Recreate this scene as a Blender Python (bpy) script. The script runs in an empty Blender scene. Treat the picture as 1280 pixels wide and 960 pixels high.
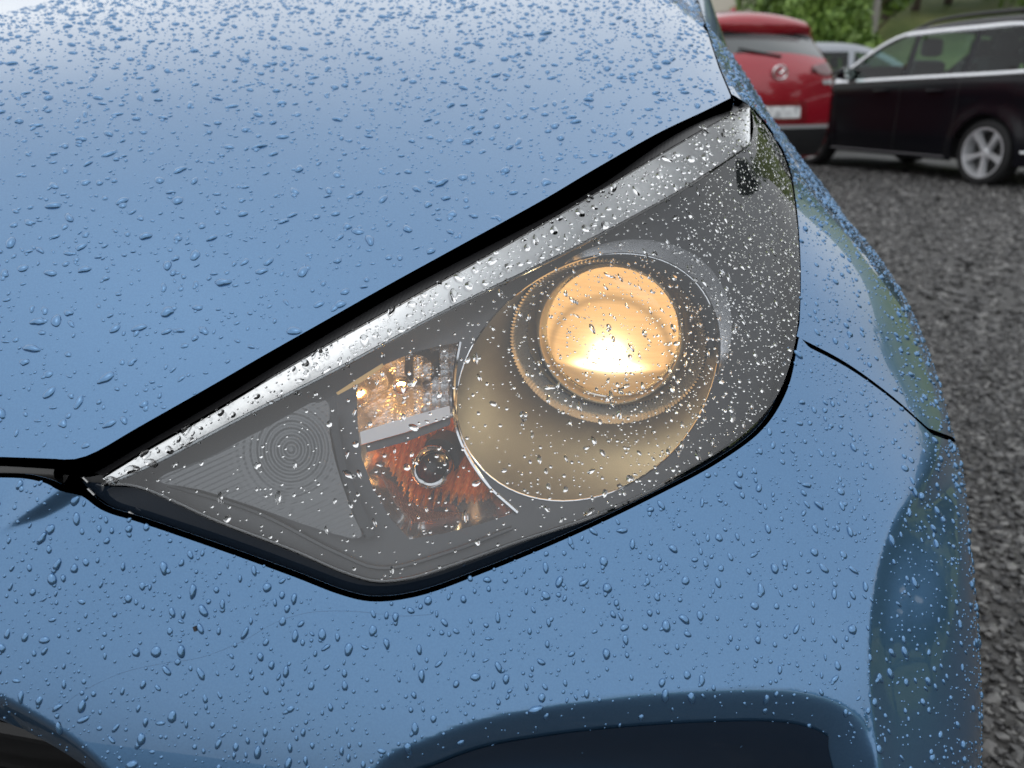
import bpy, bmesh, math, random
import numpy as np
from mathutils import Vector, Matrix, geometry as mgeo
from mathutils.kdtree import KDTree

# ------------------------------------------------------------------ camera, sky, sun, exposure
scene = bpy.context.scene
PI = math.pi
CAM = np.array([0.70, -0.26, 0.90])
YAW, PITCH, FPX = math.radians(14.0), math.radians(20.0), 1000.0   # focal length in pixels of a 1280 px wide frame
cam_data = bpy.data.cameras.new('camera')
cam = bpy.data.objects.new('camera', cam_data)
scene.collection.objects.link(cam)
cam.location = CAM
cam.rotation_euler = (PI/2 - PITCH, 0, YAW)
cam_data.sensor_width = 36.0
cam_data.lens = 36.0*FPX/1280.0
cam_data.clip_start = 0.02
cam_data.clip_end = 2000
cam_data.dof.use_dof = True
cam_data.dof.focus_distance = 0.50
cam_data.dof.aperture_fstop = cam_data.lens/3.3
scene.camera = cam

SUN_EL, SUN_AZ = 80.0, 200.0
world = bpy.data.worlds.new('World'); scene.world = world
world.use_nodes = True
wn = world.node_tree.nodes; wl = world.node_tree.links
bg = wn['Background']
sky = wn.new('ShaderNodeTexSky'); sky.sky_type = 'NISHITA'; sky.sun_disc = False
sky.sun_elevation = math.radians(SUN_EL); sky.sun_rotation = math.radians(SUN_AZ)
sky.air_density = 1.0; sky.dust_density = 6.0; sky.ozone_density = 1.0
hs = wn.new('ShaderNodeHueSaturation'); hs.inputs['Saturation'].default_value = 0.28
# soft cloud cover: an even grey layer with broad, faint patches
geo = wn.new('ShaderNodeTexCoord')
cn = wn.new('ShaderNodeTexNoise'); cn.inputs['Scale'].default_value = 2.2; cn.inputs['Detail'].default_value = 5
cr = wn.new('ShaderNodeValToRGB')
cr.color_ramp.elements[0].position = 0.3; cr.color_ramp.elements[0].color = (.66, .71, .78, 1)
cr.color_ramp.elements[1].position = 0.75; cr.color_ramp.elements[1].color = (.95, .98, 1.0, 1)
cm = wn.new('ShaderNodeVectorMath'); cm.operation = 'SCALE'; cm.inputs['Scale'].default_value = 7.0
wl.new(cr.outputs['Color'], cm.inputs[0])
mx = wn.new('ShaderNodeMix'); mx.data_type = 'RGBA'; mx.inputs['Factor'].default_value = 0.82
wl.new(sky.outputs['Color'], hs.inputs['Color'])
wl.new(geo.outputs['Generated'], cn.inputs['Vector'])
wl.new(cn.outputs['Fac'], cr.inputs['Fac'])
wl.new(hs.outputs['Color'], mx.inputs['A']); wl.new(cm.outputs[0], mx.inputs['B'])
wl.new(mx.outputs['Result'], bg.inputs['Color'])
bg.inputs['Strength'].default_value = 0.12
sun_data = bpy.data.lights.new('sun', 'SUN'); sun_data.energy = 0.5; sun_data.angle = math.radians(176)
sun_data.color = (1.0, 0.97, 0.92)
sun = bpy.data.objects.new('sun', sun_data); scene.collection.objects.link(sun)
sa, se = math.radians(SUN_AZ), math.radians(SUN_EL)
sdir = Vector((math.sin(sa)*math.cos(se), math.cos(sa)*math.cos(se), math.sin(se)))
sun.rotation_euler = (-sdir).to_track_quat('-Z', 'Y').to_euler()
scene.view_settings.view_transform = 'Standard'
scene.view_settings.look = 'None'
scene.view_settings.exposure = 0.46
scene.view_settings.gamma = 1.0
scene.cycles.use_denoising = True
scene.cycles.max_bounces = 9
scene.cycles.transparent_max_bounces = 24
scene.cycles.transmission_bounces = 10
scene.cycles.sample_clamp_indirect = 8.0

rng = np.random.default_rng(7)
random.seed(7)

# ------------------------------------------------------------------ camera geometry (photo pixels, 1280 x 960, to points)
FH = np.array([-math.sin(YAW), math.cos(YAW), 0.0])
RT = np.array([math.cos(YAW), math.sin(YAW), 0.0])
ZU = np.array([0, 0, 1.0])
FW = math.cos(PITCH)*FH - math.sin(PITCH)*ZU
UP = math.sin(PITCH)*FH + math.cos(PITCH)*ZU
def rays(px):
    px = np.asarray(px, float).reshape(-1, 2)
    return FW + ((px[:, :1]-640)/FPX)*RT + ((480-px[:, 1:2])/FPX)*UP
def at_depth(px, d):
    return CAM + rays(px)*np.asarray(d, float).reshape(-1, 1)
def project(P):
    v = np.asarray(P, float) - CAM
    d = v @ FW
    return np.stack([640+FPX*(v@RT)/d, 480-FPX*(v@UP)/d], -1), d
def ground_at(px, z=0.0):
    r = rays(px); t = (z-CAM[2])/r[:, 2]
    return CAM + r*t[:, None]

def smoothstep(a, b, x):
    t = np.clip((np.asarray(x)-a)/(b-a), 0, 1); return t*t*(3-2*t)
def catmull(pts, n=8, closed=False):
    """smooth curve through points"""
    P = np.asarray(pts, float); m = len(P); out = []
    segs = m if closed else m-1
    for i in range(segs):
        p1, p2 = P[i], P[(i+1) % m]
        p0 = P[i-1] if (i > 0 or closed) else 2*p1-p2
        p3 = P[(i+2) % m] if (i+2 < m or closed) else 2*p2-p1
        a = np.linalg.norm(p1-p0)**.5+1e-9; b = np.linalg.norm(p2-p1)**.5+1e-9; c = np.linalg.norm(p3-p2)**.5+1e-9
        m1 = (p1-p0)/a - (p2-p0)/(a+b) + (p2-p1)/b
        m2 = (p2-p1)/b - (p3-p1)/(b+c) + (p3-p2)/c
        for k in range(n):
            t = k/n
            h00 = 2*t**3-3*t**2+1; h10 = t**3-2*t**2+t; h01 = -2*t**3+3*t**2; h11 = t**3-t**2
            out.append(h00*p1+h10*m1*b+h01*p2+h11*m2*b)
    if not closed: out.append(P[-1])
    return np.array(out)
def resample(P, step):
    P = np.asarray(P, float)
    s = np.r_[0, np.cumsum(np.linalg.norm(np.diff(P, axis=0), axis=1))]
    n = max(2, int(round(s[-1]/step))+1)
    t = np.linspace(0, s[-1], n)
    return np.stack([np.interp(t, s, P[:, k]) for k in range(P.shape[1])], -1)
def pip(P, poly):
    """points in polygon"""
    o = np.argsort(P[:, 1], kind='stable'); x, y = P[o, 0], P[o, 1]; ins = np.zeros(len(P), bool)
    x1, y1 = poly[-1]
    for x2, y2 in poly:
        if y1 != y2:
            i, j = np.searchsorted(y, [min(y1, y2), max(y1, y2)])
            if j > i: ins[i:j] ^= x[i:j] < (x1-x2)*(y[i:j]-y2)/(y1-y2)+x2
        x1, y1 = x2, y2
    inside = np.empty(len(P), bool); inside[o] = ins
    return inside
def poly_dist(P, poly, closed=True):
    """distance of points to a polyline"""
    Q = np.asarray(poly, float); D = np.full(len(P), 1e9)
    for i in range(len(Q) if closed else len(Q)-1):
        a = Q[i]; b = Q[(i+1) % len(Q)]; ab = b-a; L = ab@ab+1e-18
        t = np.clip(((P-a)@ab)/L, 0, 1)
        D = np.minimum(D, np.hypot(*(P-a-t[:, None]*ab).T))
    return D

class TPS:
    """thin-plate spline through scattered (x, y) -> value"""
    def __init__(self, X, V, lam=1e-5):
        self.X = np.asarray(X, float); n = len(self.X)
        K = self.k(self.X) + lam*np.eye(n)
        Pm = np.c_[np.ones(n), self.X]
        A = np.block([[K, Pm], [Pm.T, np.zeros((3, 3))]])
        self.w = np.linalg.solve(A, np.r_[np.asarray(V, float), 0, 0, 0])
    def k(self, P):
        r2 = ((P[:, None, :]-self.X[None])**2).sum(-1)+1e-12
        return .5*r2*np.log(r2)
    def __call__(self, P):
        P = np.asarray(P, float); out = np.empty(len(P))
        for i in range(0, len(P), 20000):
            q = P[i:i+20000]
            out[i:i+20000] = self.k(q)@self.w[:-3] + np.c_[np.ones(len(q)), q]@self.w[-3:]
        return out

# ------------------------------------------------------------------ object helpers
COL = scene.collection
def tag(o, label=None, cat=None, group=None, kind=None):
    if label: o['label'] = label
    if cat: o['category'] = cat
    if group: o['group'] = group
    if kind: o['kind'] = kind
    return o
def empty(name, loc=(0, 0, 0), rz=0.0, parent=None):
    o = bpy.data.objects.new(name, None); COL.objects.link(o)
    o.location = loc; o.rotation_euler = (0, 0, rz); o.empty_display_size = .1
    if parent: o.parent = parent
    return o
def obj(name, V, F, mat, parent=None, smooth=True, normals=None, mats=None, fm=None):
    me = bpy.data.meshes.new(name)
    V = np.asarray(V, float)
    me.from_pydata([tuple(v) for v in V], [], [tuple(int(i) for i in f) for f in F])
    if smooth: me.polygons.foreach_set('use_smooth', [True]*len(me.polygons))
    for m in (mats or [mat]): me.materials.append(m)
    if fm is not None: me.polygons.foreach_set('material_index', list(fm))
    me.update()
    if normals is not None:
        me.normals_split_custom_set_from_vertices([tuple(n) for n in normals])
    o = bpy.data.objects.new(name, me); COL.objects.link(o)
    if parent: o.parent = parent
    return o
def auto_smooth(o, deg=35):
    me = o.data
    bm = bmesh.new(); bm.from_mesh(me)
    for e in bm.edges:
        e.smooth = len(e.link_faces) == 2 and e.calc_face_angle(0) < math.radians(deg)
    for f in bm.faces: f.smooth = True
    bm.to_mesh(me); bm.free()
    return o
class MB:
    """collects simple shapes into one mesh"""
    def __init__(s): s.V = []; s.F = []
    def add(s, V, F):
        b = len(s.V); s.V += [tuple(v) for v in V]; s.F += [tuple(i+b for i in f) for f in F]; return s
    def box(s, c, d, M=None, bev=0.0):
        x, y, z = np.array(d)/2.; bm = bmesh.new(); bmesh.ops.create_cube(bm, size=1)
        for v in bm.verts: v.co = Vector((v.co.x*2*x, v.co.y*2*y, v.co.z*2*z))
        if bev: bmesh.ops.bevel(bm, geom=bm.edges[:], offset=bev, segments=2, affect='EDGES', profile=.5)
        V = [(Matrix(M) @ v.co if M is not None else v.co)+Vector(c) for v in bm.verts]
        bm.verts.index_update(); F = [[v.index for v in f.verts] for f in bm.faces]; bm.free()
        return s.add(V, F)
    def lathe(s, prof, M, seg=32, arc=(0, 2*PI), cap=False):
        """profile (r, h) turned round the local z axis, then placed by matrix M"""
        full = abs(arc[1]-arc[0]-2*PI) < 1e-6; n = seg if full else seg+1
        V = []; F = []
        for r, h in prof:
            for k in range(n):
                a = arc[0]+(arc[1]-arc[0])*k/seg
                V.append(M @ Vector((r*math.cos(a), r*math.sin(a), h)))
        for i in range(len(prof)-1):
            for k in range(seg):
                k2 = (k+1) % n
                F.append((i*n+k, i*n+k2, (i+1)*n+k2, (i+1)*n+k))
        return s.add(V, F)
    def tube(s, P, r, seg=8, closed=False):
        P = np.asarray(P, float); n = len(P); V = []; F = []
        rr = np.broadcast_to(r, (n,))
        up = np.array([0.31, 0.17, .93])
        for i in range(n):
            t = P[(i+1) % n if closed else min(i+1, n-1)]-P[i-1 if (closed or i) else 0]; t /= np.linalg.norm(t)+1e-12
            a = np.cross(t, up); a /= np.linalg.norm(a)+1e-12; b = np.cross(t, a)
            for k in range(seg):
                w = 2*PI*k/seg; V.append(P[i]+rr[i]*(a*math.cos(w)+b*math.sin(w)))
        for i in range(n if closed else n-1):
            for k in range(seg):
                F.append((i*seg+k, i*seg+(k+1) % seg, ((i+1) % n)*seg+(k+1) % seg, ((i+1) % n)*seg+k))
        if not closed:
            F.append(tuple(range(seg-1, -1, -1))); F.append(tuple((n-1)*seg+k for k in range(seg)))
        return s.add(V, F)
    def build(s, name, mat, parent=None, smooth=True, sharp=40):
        o = obj(name, s.V, s.F, mat, parent, smooth)
        if smooth and sharp: auto_smooth(o, sharp)
        return o

def trim(outline, step, holes=(), extra=None, jitter=True):
    """triangulate the inside of an outline (minus holes) in a 2-D parameter plane"""
    loops = [np.asarray(outline, float)]+[np.asarray(h, float) for h in holes]
    lo = loops[0].min(0); hi = loops[0].max(0)
    sx, sy = (step, step) if np.isscalar(step) else step
    gx = np.arange(lo[0], hi[0]+sx, sx); gy = np.arange(lo[1], hi[1]+sy, sy)
    G = np.stack(np.meshgrid(gx, gy), -1)
    G[1::2, :, 0] += sx/2
    G = G.reshape(-1, 2)
    if extra is not None and len(extra): G = np.r_[G, extra]
    keep = pip(G, loops[0])
    for h in loops[1:]: keep &= ~pip(G, h)
    G = G[keep]
    sc = np.array([1, sx/sy])
    for lp in loops:
        fineloop = resample(np.r_[lp, lp[:1]]*sc, sx*.4)
        kd = KDTree(len(fineloop))
        for i, p in enumerate(fineloop): kd.insert((p[0], p[1], 0), i)
        kd.balance()
        G = G[np.array([kd.find((p[0], p[1]*sc[1], 0))[2] > .5*sx for p in G], bool)] if len(G) else G
    pts = []; edges = []
    for lp in loops:
        b = len(pts); n = len(lp); pts += [tuple(p) for p in lp]
        edges += [(b+i, b+(i+1) % n) for i in range(n)]
    pts += [tuple(p) for p in G]
    r = mgeo.delaunay_2d_cdt([Vector((p[0], p[1]*sc[1])) for p in pts], edges, [], 0, 1e-7)
    V = np.array([(v[0], v[1]/sc[1]) for v in r[0]]); T = np.array([f for f in r[2]])
    c = V[T].mean(1)
    keep = pip(c, loops[0])
    for h in loops[1:]: keep &= ~pip(c, h)
    T = T[keep]
    used = np.unique(T); m = -np.ones(len(V), int); m[used] = np.arange(len(used))
    return V[used], m[T]
# ------------------------------------------------------------------ the blue car's outer skin: radius round an upright axis as a function of angle and height
AX = np.array([0.35, 0.95])
SKIN = {
 .20: [(0, .03), (.38, .05), (.6, .09), (.75, .14), (.875, .25), (.905, .42), (.905, .8), (.89, 1.3)],
 .36: [(0, -.055), (.38, -.02), (.55, .010), (.70, .042), (.79, .066), (.835, .085), (.875, .125), (.905, .21), (.918, .33), (.920, .50), (.912, .9), (.895, 1.3)],
 .46: [(0, -.065), (.2, -.05), (.38, -.022), (.55, .010), (.70, .044), (.79, .070), (.835, .092), (.875, .135), (.905, .22), (.917, .33), (.920, .50), (.912, .9), (.897, 1.3)],
 .53: [(0, -.06), (.2, -.043), (.38, -.012), (.55, .027), (.70, .066), (.79, .096), (.833, .120), (.873, .168), (.902, .25), (.915, .35), (.918, .50), (.910, .9), (.895, 1.3)],
 .60: [(0, -.035), (.2, -.018), (.38, .014), (.55, .060), (.70, .112), (.79, .148), (.832, .174), (.872, .228), (.898, .31), (.910, .42), (.912, .55), (.905, .9), (.890, 1.3)],
 .65: [(0, -.005), (.2, .008), (.38, .040), (.55, .094), (.70, .157), (.795, .210), (.840, .246), (.874, .300), (.897, .38), (.907, .50), (.908, .62), (.899, .9), (.884, 1.3)],
 .70: [(.2, .040), (.38, .070), (.55, .133), (.70, .214), (.795, .290), (.853, .375), (.885, .48), (.895, .65), (.889, .9), (.874, 1.3)],
 .76: [(.38, .115), (.55, .185), (.69, .275), (.78, .365), (.831, .465), (.850, .60), (.856, .9), (.850, 1.3)],
 .82: [(.5, .225), (.63, .305), (.729, .395), (.772, .50), (.785, .66), (.795, .95), (.800, 1.3)],
 .88: [(.5, .285), (.62, .345), (.696, .405), (.728, .48), (.738, .62), (.746, .82), (.760, 1.2)],
 .95: [(.60, .50), (.665, .58), (.692, .72), (.703, .92), (.708, 1.2)],
 1.03: [(.61, .95), (.652, 1.10), (.668, 1.3)],
}
_c = [(x, y, z) for z, L in SKIN.items() for x, y in L]
_c = np.array(_c)
_phi = np.arctan2(_c[:, 0]-AX[0], AX[1]-_c[:, 1]); _R = np.hypot(_c[:, 0]-AX[0], _c[:, 1]-AX[1])
SKINF = TPS(np.c_[_phi*.75, _c[:, 2]*1.6], _R, 6e-5)
RECESS = []      # functions (uv) -> inward depth, filled in below
def skin_r(uv, raw=False):
    uv = np.asarray(uv, float)
    r = SKINF(uv*np.array([.75, 1.6]))
    if not raw:
        for f in RECESS: r = r - f(uv)
    return r
def skin(uv, off=0.0, raw=False):
    """(angle, height) -> point; off > 0 lies inside the skin"""
    uv = np.asarray(uv, float); r = skin_r(uv, raw)
    P = np.stack([AX[0]+r*np.sin(uv[:, 0]), AX[1]-r*np.cos(uv[:, 0]), uv[:, 1]], -1)
    if np.any(off): P = P - skin_n(uv, raw)*np.asarray(off).reshape(-1, 1)
    return P
def skin_n(uv, raw=False):
    e = 7e-4
    a = skin(uv+[e, 0], 0, raw)-skin(uv-[e, 0], 0, raw); b = skin(uv+[0, e], 0, raw)-skin(uv-[0, e], 0, raw)
    n = np.cross(a, b); return n/np.linalg.norm(n, axis=1)[:, None]
def uv_of(P):
    P = np.asarray(P, float)
    return np.stack([np.arctan2(P[:, 0]-AX[0], AX[1]-P[:, 1]), P[:, 2]], -1)
def hit_skin(px, inset=0.0, tmin=.2, tmax=2.2):
    """photo pixels -> (angle, height) where the line of sight first meets the skin (shrunk by inset)"""
    r = rays(px); ts = np.linspace(.36, 1.25, 110)
    def g(t):
        P = CAM + r*t[:, None]; uv = uv_of(P)
        return skin_r(uv, True)-inset-np.hypot(P[:, 0]-AX[0], P[:, 1]-AX[1])
    G = np.stack([g(np.full(len(r), t)) for t in ts])
    hit = (G[1:] > 0) & (G[:-1] <= 0)
    k = np.where(hit.any(0), hit.argmax(0), np.argmax(G, 0))
    ok = hit.any(0)
    lo = ts[k]; hi = ts[np.minimum(k+1, len(ts)-1)]
    for _ in range(20):
        m = (lo+hi)/2; v = g(m) > 0
        hi = np.where(v & ok, m, hi); lo = np.where(v | ~ok, lo, m)
    return uv_of(CAM + r*lo[:, None]), ok
def px_uv(pts, n=6, closed=False, inset=0.0, step=None):
    c = catmull(pts, n, closed)
    uv, ok = hit_skin(c, inset)
    if not ok.all(): print('MISS', [tuple(np.round(p)) for p in c[~ok]][:6])
    return uv

# hood: height as a function of (x, y)
HOODC = [(.0, .16, .838), (.2, .17, .829), (.0, .35, .920), (.2, .35, .910), (.4, .36, .880),
         (0, .6, .994), (.3, .6, .980), (0, .9, 1.082), (.3, .9, 1.066), (0, 1.25, 1.172), (.35, 1.25, 1.148), (.42, .9, 1.064), (.42, .9, 1.064), (.42, .9, 1.064)]
def solve_phi(x, z, inset=0.0):
    """angle at which the skin shrunk by inset has this x at this height (front part)"""
    x = np.atleast_1d(np.asarray(x, float)); z = np.broadcast_to(np.asarray(z, float), x.shape)
    lo = np.full(x.shape, -.9); hi = np.full(x.shape, 1.45)
    for _ in range(45):
        m = (lo+hi)/2; v = AX[0]+(skin_r(np.c_[m, z], True)-inset)*np.sin(m) > x
        hi = np.where(v, m, hi); lo = np.where(v, lo, m)
    return np.c_[(lo+hi)/2, z]
def side_uv(y, z):
    """(angle, height) of the point of the car's side at length y"""
    y = np.atleast_1d(np.asarray(y, float)); z = np.broadcast_to(np.asarray(z, float), y.shape)
    lo = np.full(y.shape, .5); hi = np.full(y.shape, 2.6)
    for _ in range(45):
        m = (lo+hi)/2; v = AX[1]-skin_r(np.c_[m, z], True)*np.cos(m) > y
        hi = np.where(v, m, hi); lo = np.where(v, lo, m)
    return np.c_[(lo+hi)/2, z]

# seams traced on the photograph
GAP = [(0, 571), (60, 573), (92, 574), (115, 567), (171, 535), (261, 484), (330, 444), (406, 401), (480, 359), (560, 315), (680, 249), (737, 215), (825, 165), (880, 139), (914, 122)]
OPEN = [(90, 600), (102, 619), (128, 638), (171, 652), (273, 687), (367, 721), (427, 744), (465, 752), (520, 746), (600, 718), (720, 668), (820, 620), (900, 577), (955, 535), (985, 485), (999, 420), (1001, 340), (996, 260), (986, 205), (966, 165), (938, 131)]
SHUT = [(999, 428), (1060, 460), (1120, 503), (1165, 543), (1193, 573)]
HOODSIDE = [(912, 121), (900, 85), (887, 45), (873, 0)]
CREASE = [(136, 604), (185, 583), (300, 523), (420, 462), (560, 387), (700, 319), (790, 272), (860, 233), (905, 203), (938, 180)]
LENSTOP = [(128, 596), (180, 564), (250, 524), (380, 447), (500, 380), (620, 313), (740, 244), (830, 190), (890, 156), (937, 132.5)]
LENSLOW = [(136, 605), (171, 608), (273, 652), (367, 688), (427, 714), (468, 726), (510, 723), (560, 708), (650, 676), (760, 638), (860, 588), (928, 544), (969, 498), (989, 447), (998, 390), (999, 330), (994, 262), (984, 208), (964, 168), (937, 133)]
# ------------------------------------------------------------------ materials
def mat(name, color=(.5, .5, .5), rough=.5, metal=0.0, coat=0.0, coat_rough=.03, spec=.5, emit=None, estr=0.0, trans=0.0, ior=1.5):
    m = bpy.data.materials.new(name); m.use_nodes = True
    b = m.node_tree.nodes['Principled BSDF']
    b.inputs['Base Color'].default_value = (*color, 1); b.inputs['Roughness'].default_value = rough
    b.inputs['Metallic'].default_value = metal; b.inputs['Coat Weight'].default_value = coat
    b.inputs['Coat Roughness'].default_value = coat_rough; b.inputs['Specular IOR Level'].default_value = spec
    b.inputs['IOR'].default_value = ior; b.inputs['Transmission Weight'].default_value = trans
    if emit: b.inputs['Emission Color'].default_value = (*emit, 1); b.inputs['Emission Strength'].default_value = estr
    return m
def nodes(m): return m.node_tree.nodes, m.node_tree.links, m.node_tree.nodes['Principled BSDF']
def noise_color(m, c1, c2, scale, detail=4, lo=.35, hi=.65, coord='Object', stretch=None):
    n, l, b = nodes(m)
    tc = n.new('ShaderNodeTexCoord'); t = n.new('ShaderNodeTexNoise'); t.inputs['Scale'].default_value = scale; t.inputs['Detail'].default_value = detail
    r = n.new('ShaderNodeValToRGB'); r.color_ramp.elements[0].position = lo; r.color_ramp.elements[1].position = hi
    r.color_ramp.elements[0].color = (*c1, 1); r.color_ramp.elements[1].color = (*c2, 1)
    if stretch:
        mp = n.new('ShaderNodeMapping'); mp.inputs['Scale'].default_value = stretch
        l.new(tc.outputs[coord], mp.inputs['Vector']); l.new(mp.outputs['Vector'], t.inputs['Vector'])
    else: l.new(tc.outputs[coord], t.inputs['Vector'])
    l.new(t.outputs['Fac'], r.inputs['Fac']); l.new(r.outputs['Color'], b.inputs['Base Color'])
    return t
def bump(m, scale, strength, dist=.001, kind='noise', stretch=None, detail=3, coord='Object', coat=False):
    n, l, b = nodes(m)
    tc = n.new('ShaderNodeTexCoord')
    if kind == 'noise': t = n.new('ShaderNodeTexNoise'); t.inputs['Scale'].default_value = scale; t.inputs['Detail'].default_value = detail; out = t.outputs['Fac']
    elif kind == 'voronoi': t = n.new('ShaderNodeTexVoronoi'); t.inputs['Scale'].default_value = scale; out = t.outputs['Distance']
    else: t = n.new('ShaderNodeTexWave'); t.inputs['Scale'].default_value = scale; out = t.outputs['Fac']
    bp = n.new('ShaderNodeBump'); bp.inputs['Strength'].default_value = strength; bp.inputs['Distance'].default_value = dist
    if stretch:
        mp = n.new('ShaderNodeMapping'); mp.inputs['Scale'].default_value = stretch
        l.new(tc.outputs[coord], mp.inputs['Vector']); l.new(mp.outputs['Vector'], t.inputs['Vector'])
    else: l.new(tc.outputs[coord], t.inputs['Vector'])
    l.new(out, bp.inputs['Height']); l.new(bp.outputs['Normal'], b.inputs['Normal'])
    return t
def thin_glass(name, tint=(.94, .95, .96), ior=1.55, rough=0.0):
    """a clear sheet: lets light straight through, mirrors more at glancing angles"""
    m = bpy.data.materials.new(name); m.use_nodes = True
    n, l = m.node_tree.nodes, m.node_tree.links
    n.remove(n['Principled BSDF'])
    t = n.new('ShaderNodeBsdfTransparent'); t.inputs['Color'].default_value = (*tint, 1)
    g = n.new('ShaderNodeBsdfGlossy'); g.inputs['Roughness'].default_value = rough
    f = n.new('ShaderNodeFresnel'); f.inputs['IOR'].default_value = ior
    mxs = n.new('ShaderNodeMixShader')
    l.new(f.outputs['Fac'], mxs.inputs['Fac']); l.new(t.outputs[0], mxs.inputs[1]); l.new(g.outputs[0], mxs.inputs[2])
    l.new(mxs.outputs[0], n['Material Output'].inputs['Surface'])
    return m

PAINT = mat('blue_paint', (.085, .215, .44), .30, .82, 1.0, .012)
def paint_flakes(m, c1, c2):
    n, l, b = nodes(m)
    noise_color(m, c1, c2, 900, 1, .3, .7)
paint_flakes(PAINT, (.076, .181, .338), (.086, .199, .362))
BLACK = mat('black_rubber', (.012, .012, .013), .5)
RIB = mat('ribbed_black_rubber', (.010, .010, .011), .38); bump(RIB, 1.0, .10, .0005, 'wave', (120, 60, 0))
GLOSSBLACK = mat('gloss_black_trim', (.010, .016, .026), .08, 0, 1, .02)
GREYTRIM = mat('dark_grey_trim', (.035, .034, .033), .32)
HOUSING = mat('black_lamp_housing', (.015, .016, .018), .45)
BEZEL = mat('grey_lamp_bezel', (.105, .110, .118), .34, .25)
BEZEL_DARK = mat('dark_grey_lamp_bezel', (.055, .058, .063), .33, .3)
SATIN = mat('satin_silver_bowl', (.050, .051, .053), .40, .40)
CHROME = mat('chrome', (.82, .83, .85), .06, 1.0)
FLUTE = mat('fluted_chrome', (.88, .89, .90), .10, .85)
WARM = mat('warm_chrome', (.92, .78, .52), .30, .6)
WHITEBAR = mat('pale_satin_bar', (.78, .80, .83), .25, .3)
AMBER = mat('amber_reflector', (1.0, .36, .07), .22, .2, .6)
AMBER_DULL = mat('dull_amber_band', (.36, .17, .11), .35, .1)
PRISM = mat('grey_prism_panel', (.21, .22, .23), .26, .15, .6, .1)
LENSMAT = thin_glass('clear_polycarbonate', (.90, .915, .93), 1.85)
WETBLUE = mat('water_on_blue_paint', (.088, .208, .385), .20, .75, .8, .0)
WATER = mat('water', (1, 1, 1), 0.0, 0, trans=1.0, ior=1.333)
SCRATCH = mat('scratched_paint', (.05, .10, .19), .6)

# ------------------------------------------------------------------ the blue car
car = empty('parked_car', (0.0, 0.0, 0.0))
tag(car, 'wet light blue car seen close up at its lit front headlight', 'car')
RIBN = []
def loops_with_hem(uvloop, P, N, closed=True):
    """outward in-surface direction along a boundary loop of points P with normals N"""
    t = np.roll(P, -1, 0)-np.roll(P, 1, 0)
    if not closed: t[0] = P[1]-P[0]; t[-1] = P[-1]-P[-2]
    t /= np.linalg.norm(t, axis=1)[:, None]+1e-12
    o = np.cross(t, N); return o/(np.linalg.norm(o, axis=1)[:, None]+1e-12)
def hem(P, N, r=.003, depth=.012, sign=1, ease=3, closed=True):
    """rounded edge turned inwards; returns vertices, normals, quads"""
    O = loops_with_hem(None, P, N, closed)*sign; n = len(P)
    rows = []; nrm = []
    for k in range(0, ease+1):
        a = PI/2*k/ease
        rows.append(P+O*r*math.sin(a)-N*r*(1-math.cos(a))); nrm.append(N*math.cos(a)+O*math.sin(a))
    rows.append(rows[-1]-N*depth); nrm.append(O)
    V = np.concatenate(rows); NN = np.concatenate(nrm); F = []
    m = n if closed else n-1
    for j in range(len(rows)-1):
        for i in range(m):
            q = (j*n+i, j*n+(i+1) % n, (j+1)*n+(i+1) % n, (j+1)*n+i)
            F.append(q if sign > 0 else q[::-1])
    return V, NN, F
def orient(uv):
    a = uv[:, 0]*np.roll(uv[:, 1], -1)-np.roll(uv[:, 0], -1)*uv[:, 1]
    return uv if a.sum() > 0 else uv[::-1]
def panel(name, uvloop, step, mat_, parent, mirror=False, off=0.0, r=.003, depth=.012, hemmed=True, store=None, extra=None):
    uvloop = orient(np.asarray(uvloop))
    uv, T = trim(uvloop, step, extra=extra)
    P = skin(uv, off); N = skin_n(uv)
    a = np.cross(P[T[:, 1]]-P[T[:, 0]], P[T[:, 2]]-P[T[:, 0]]); fl = (a*N[T[:, 0]]).sum(1) < 0
    T[fl] = T[fl][:, ::-1]
    V = [P]; NN = [N]; F = [tuple(t) for t in T]
    if hemmed:
        hv, hn, hf = hem(skin(uvloop, off), skin_n(uvloop), r, depth)
        b = len(P); V.append(hv); NN.append(hn); F += [tuple(i+b for i in f) for f in hf]
    V = np.concatenate(V); NN = np.concatenate(NN)
    if store is not None: store.append((P, N, T))
    if mirror:
        b = len(V); M = np.array([-1, 1, 1])
        F = F+[tuple(i+b for i in f[::-1]) for f in F]
        V = np.r_[V, V*M]; NN = np.r_[NN, NN*M]
    return obj(name, V, F, mat_, parent, True, NN)

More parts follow.
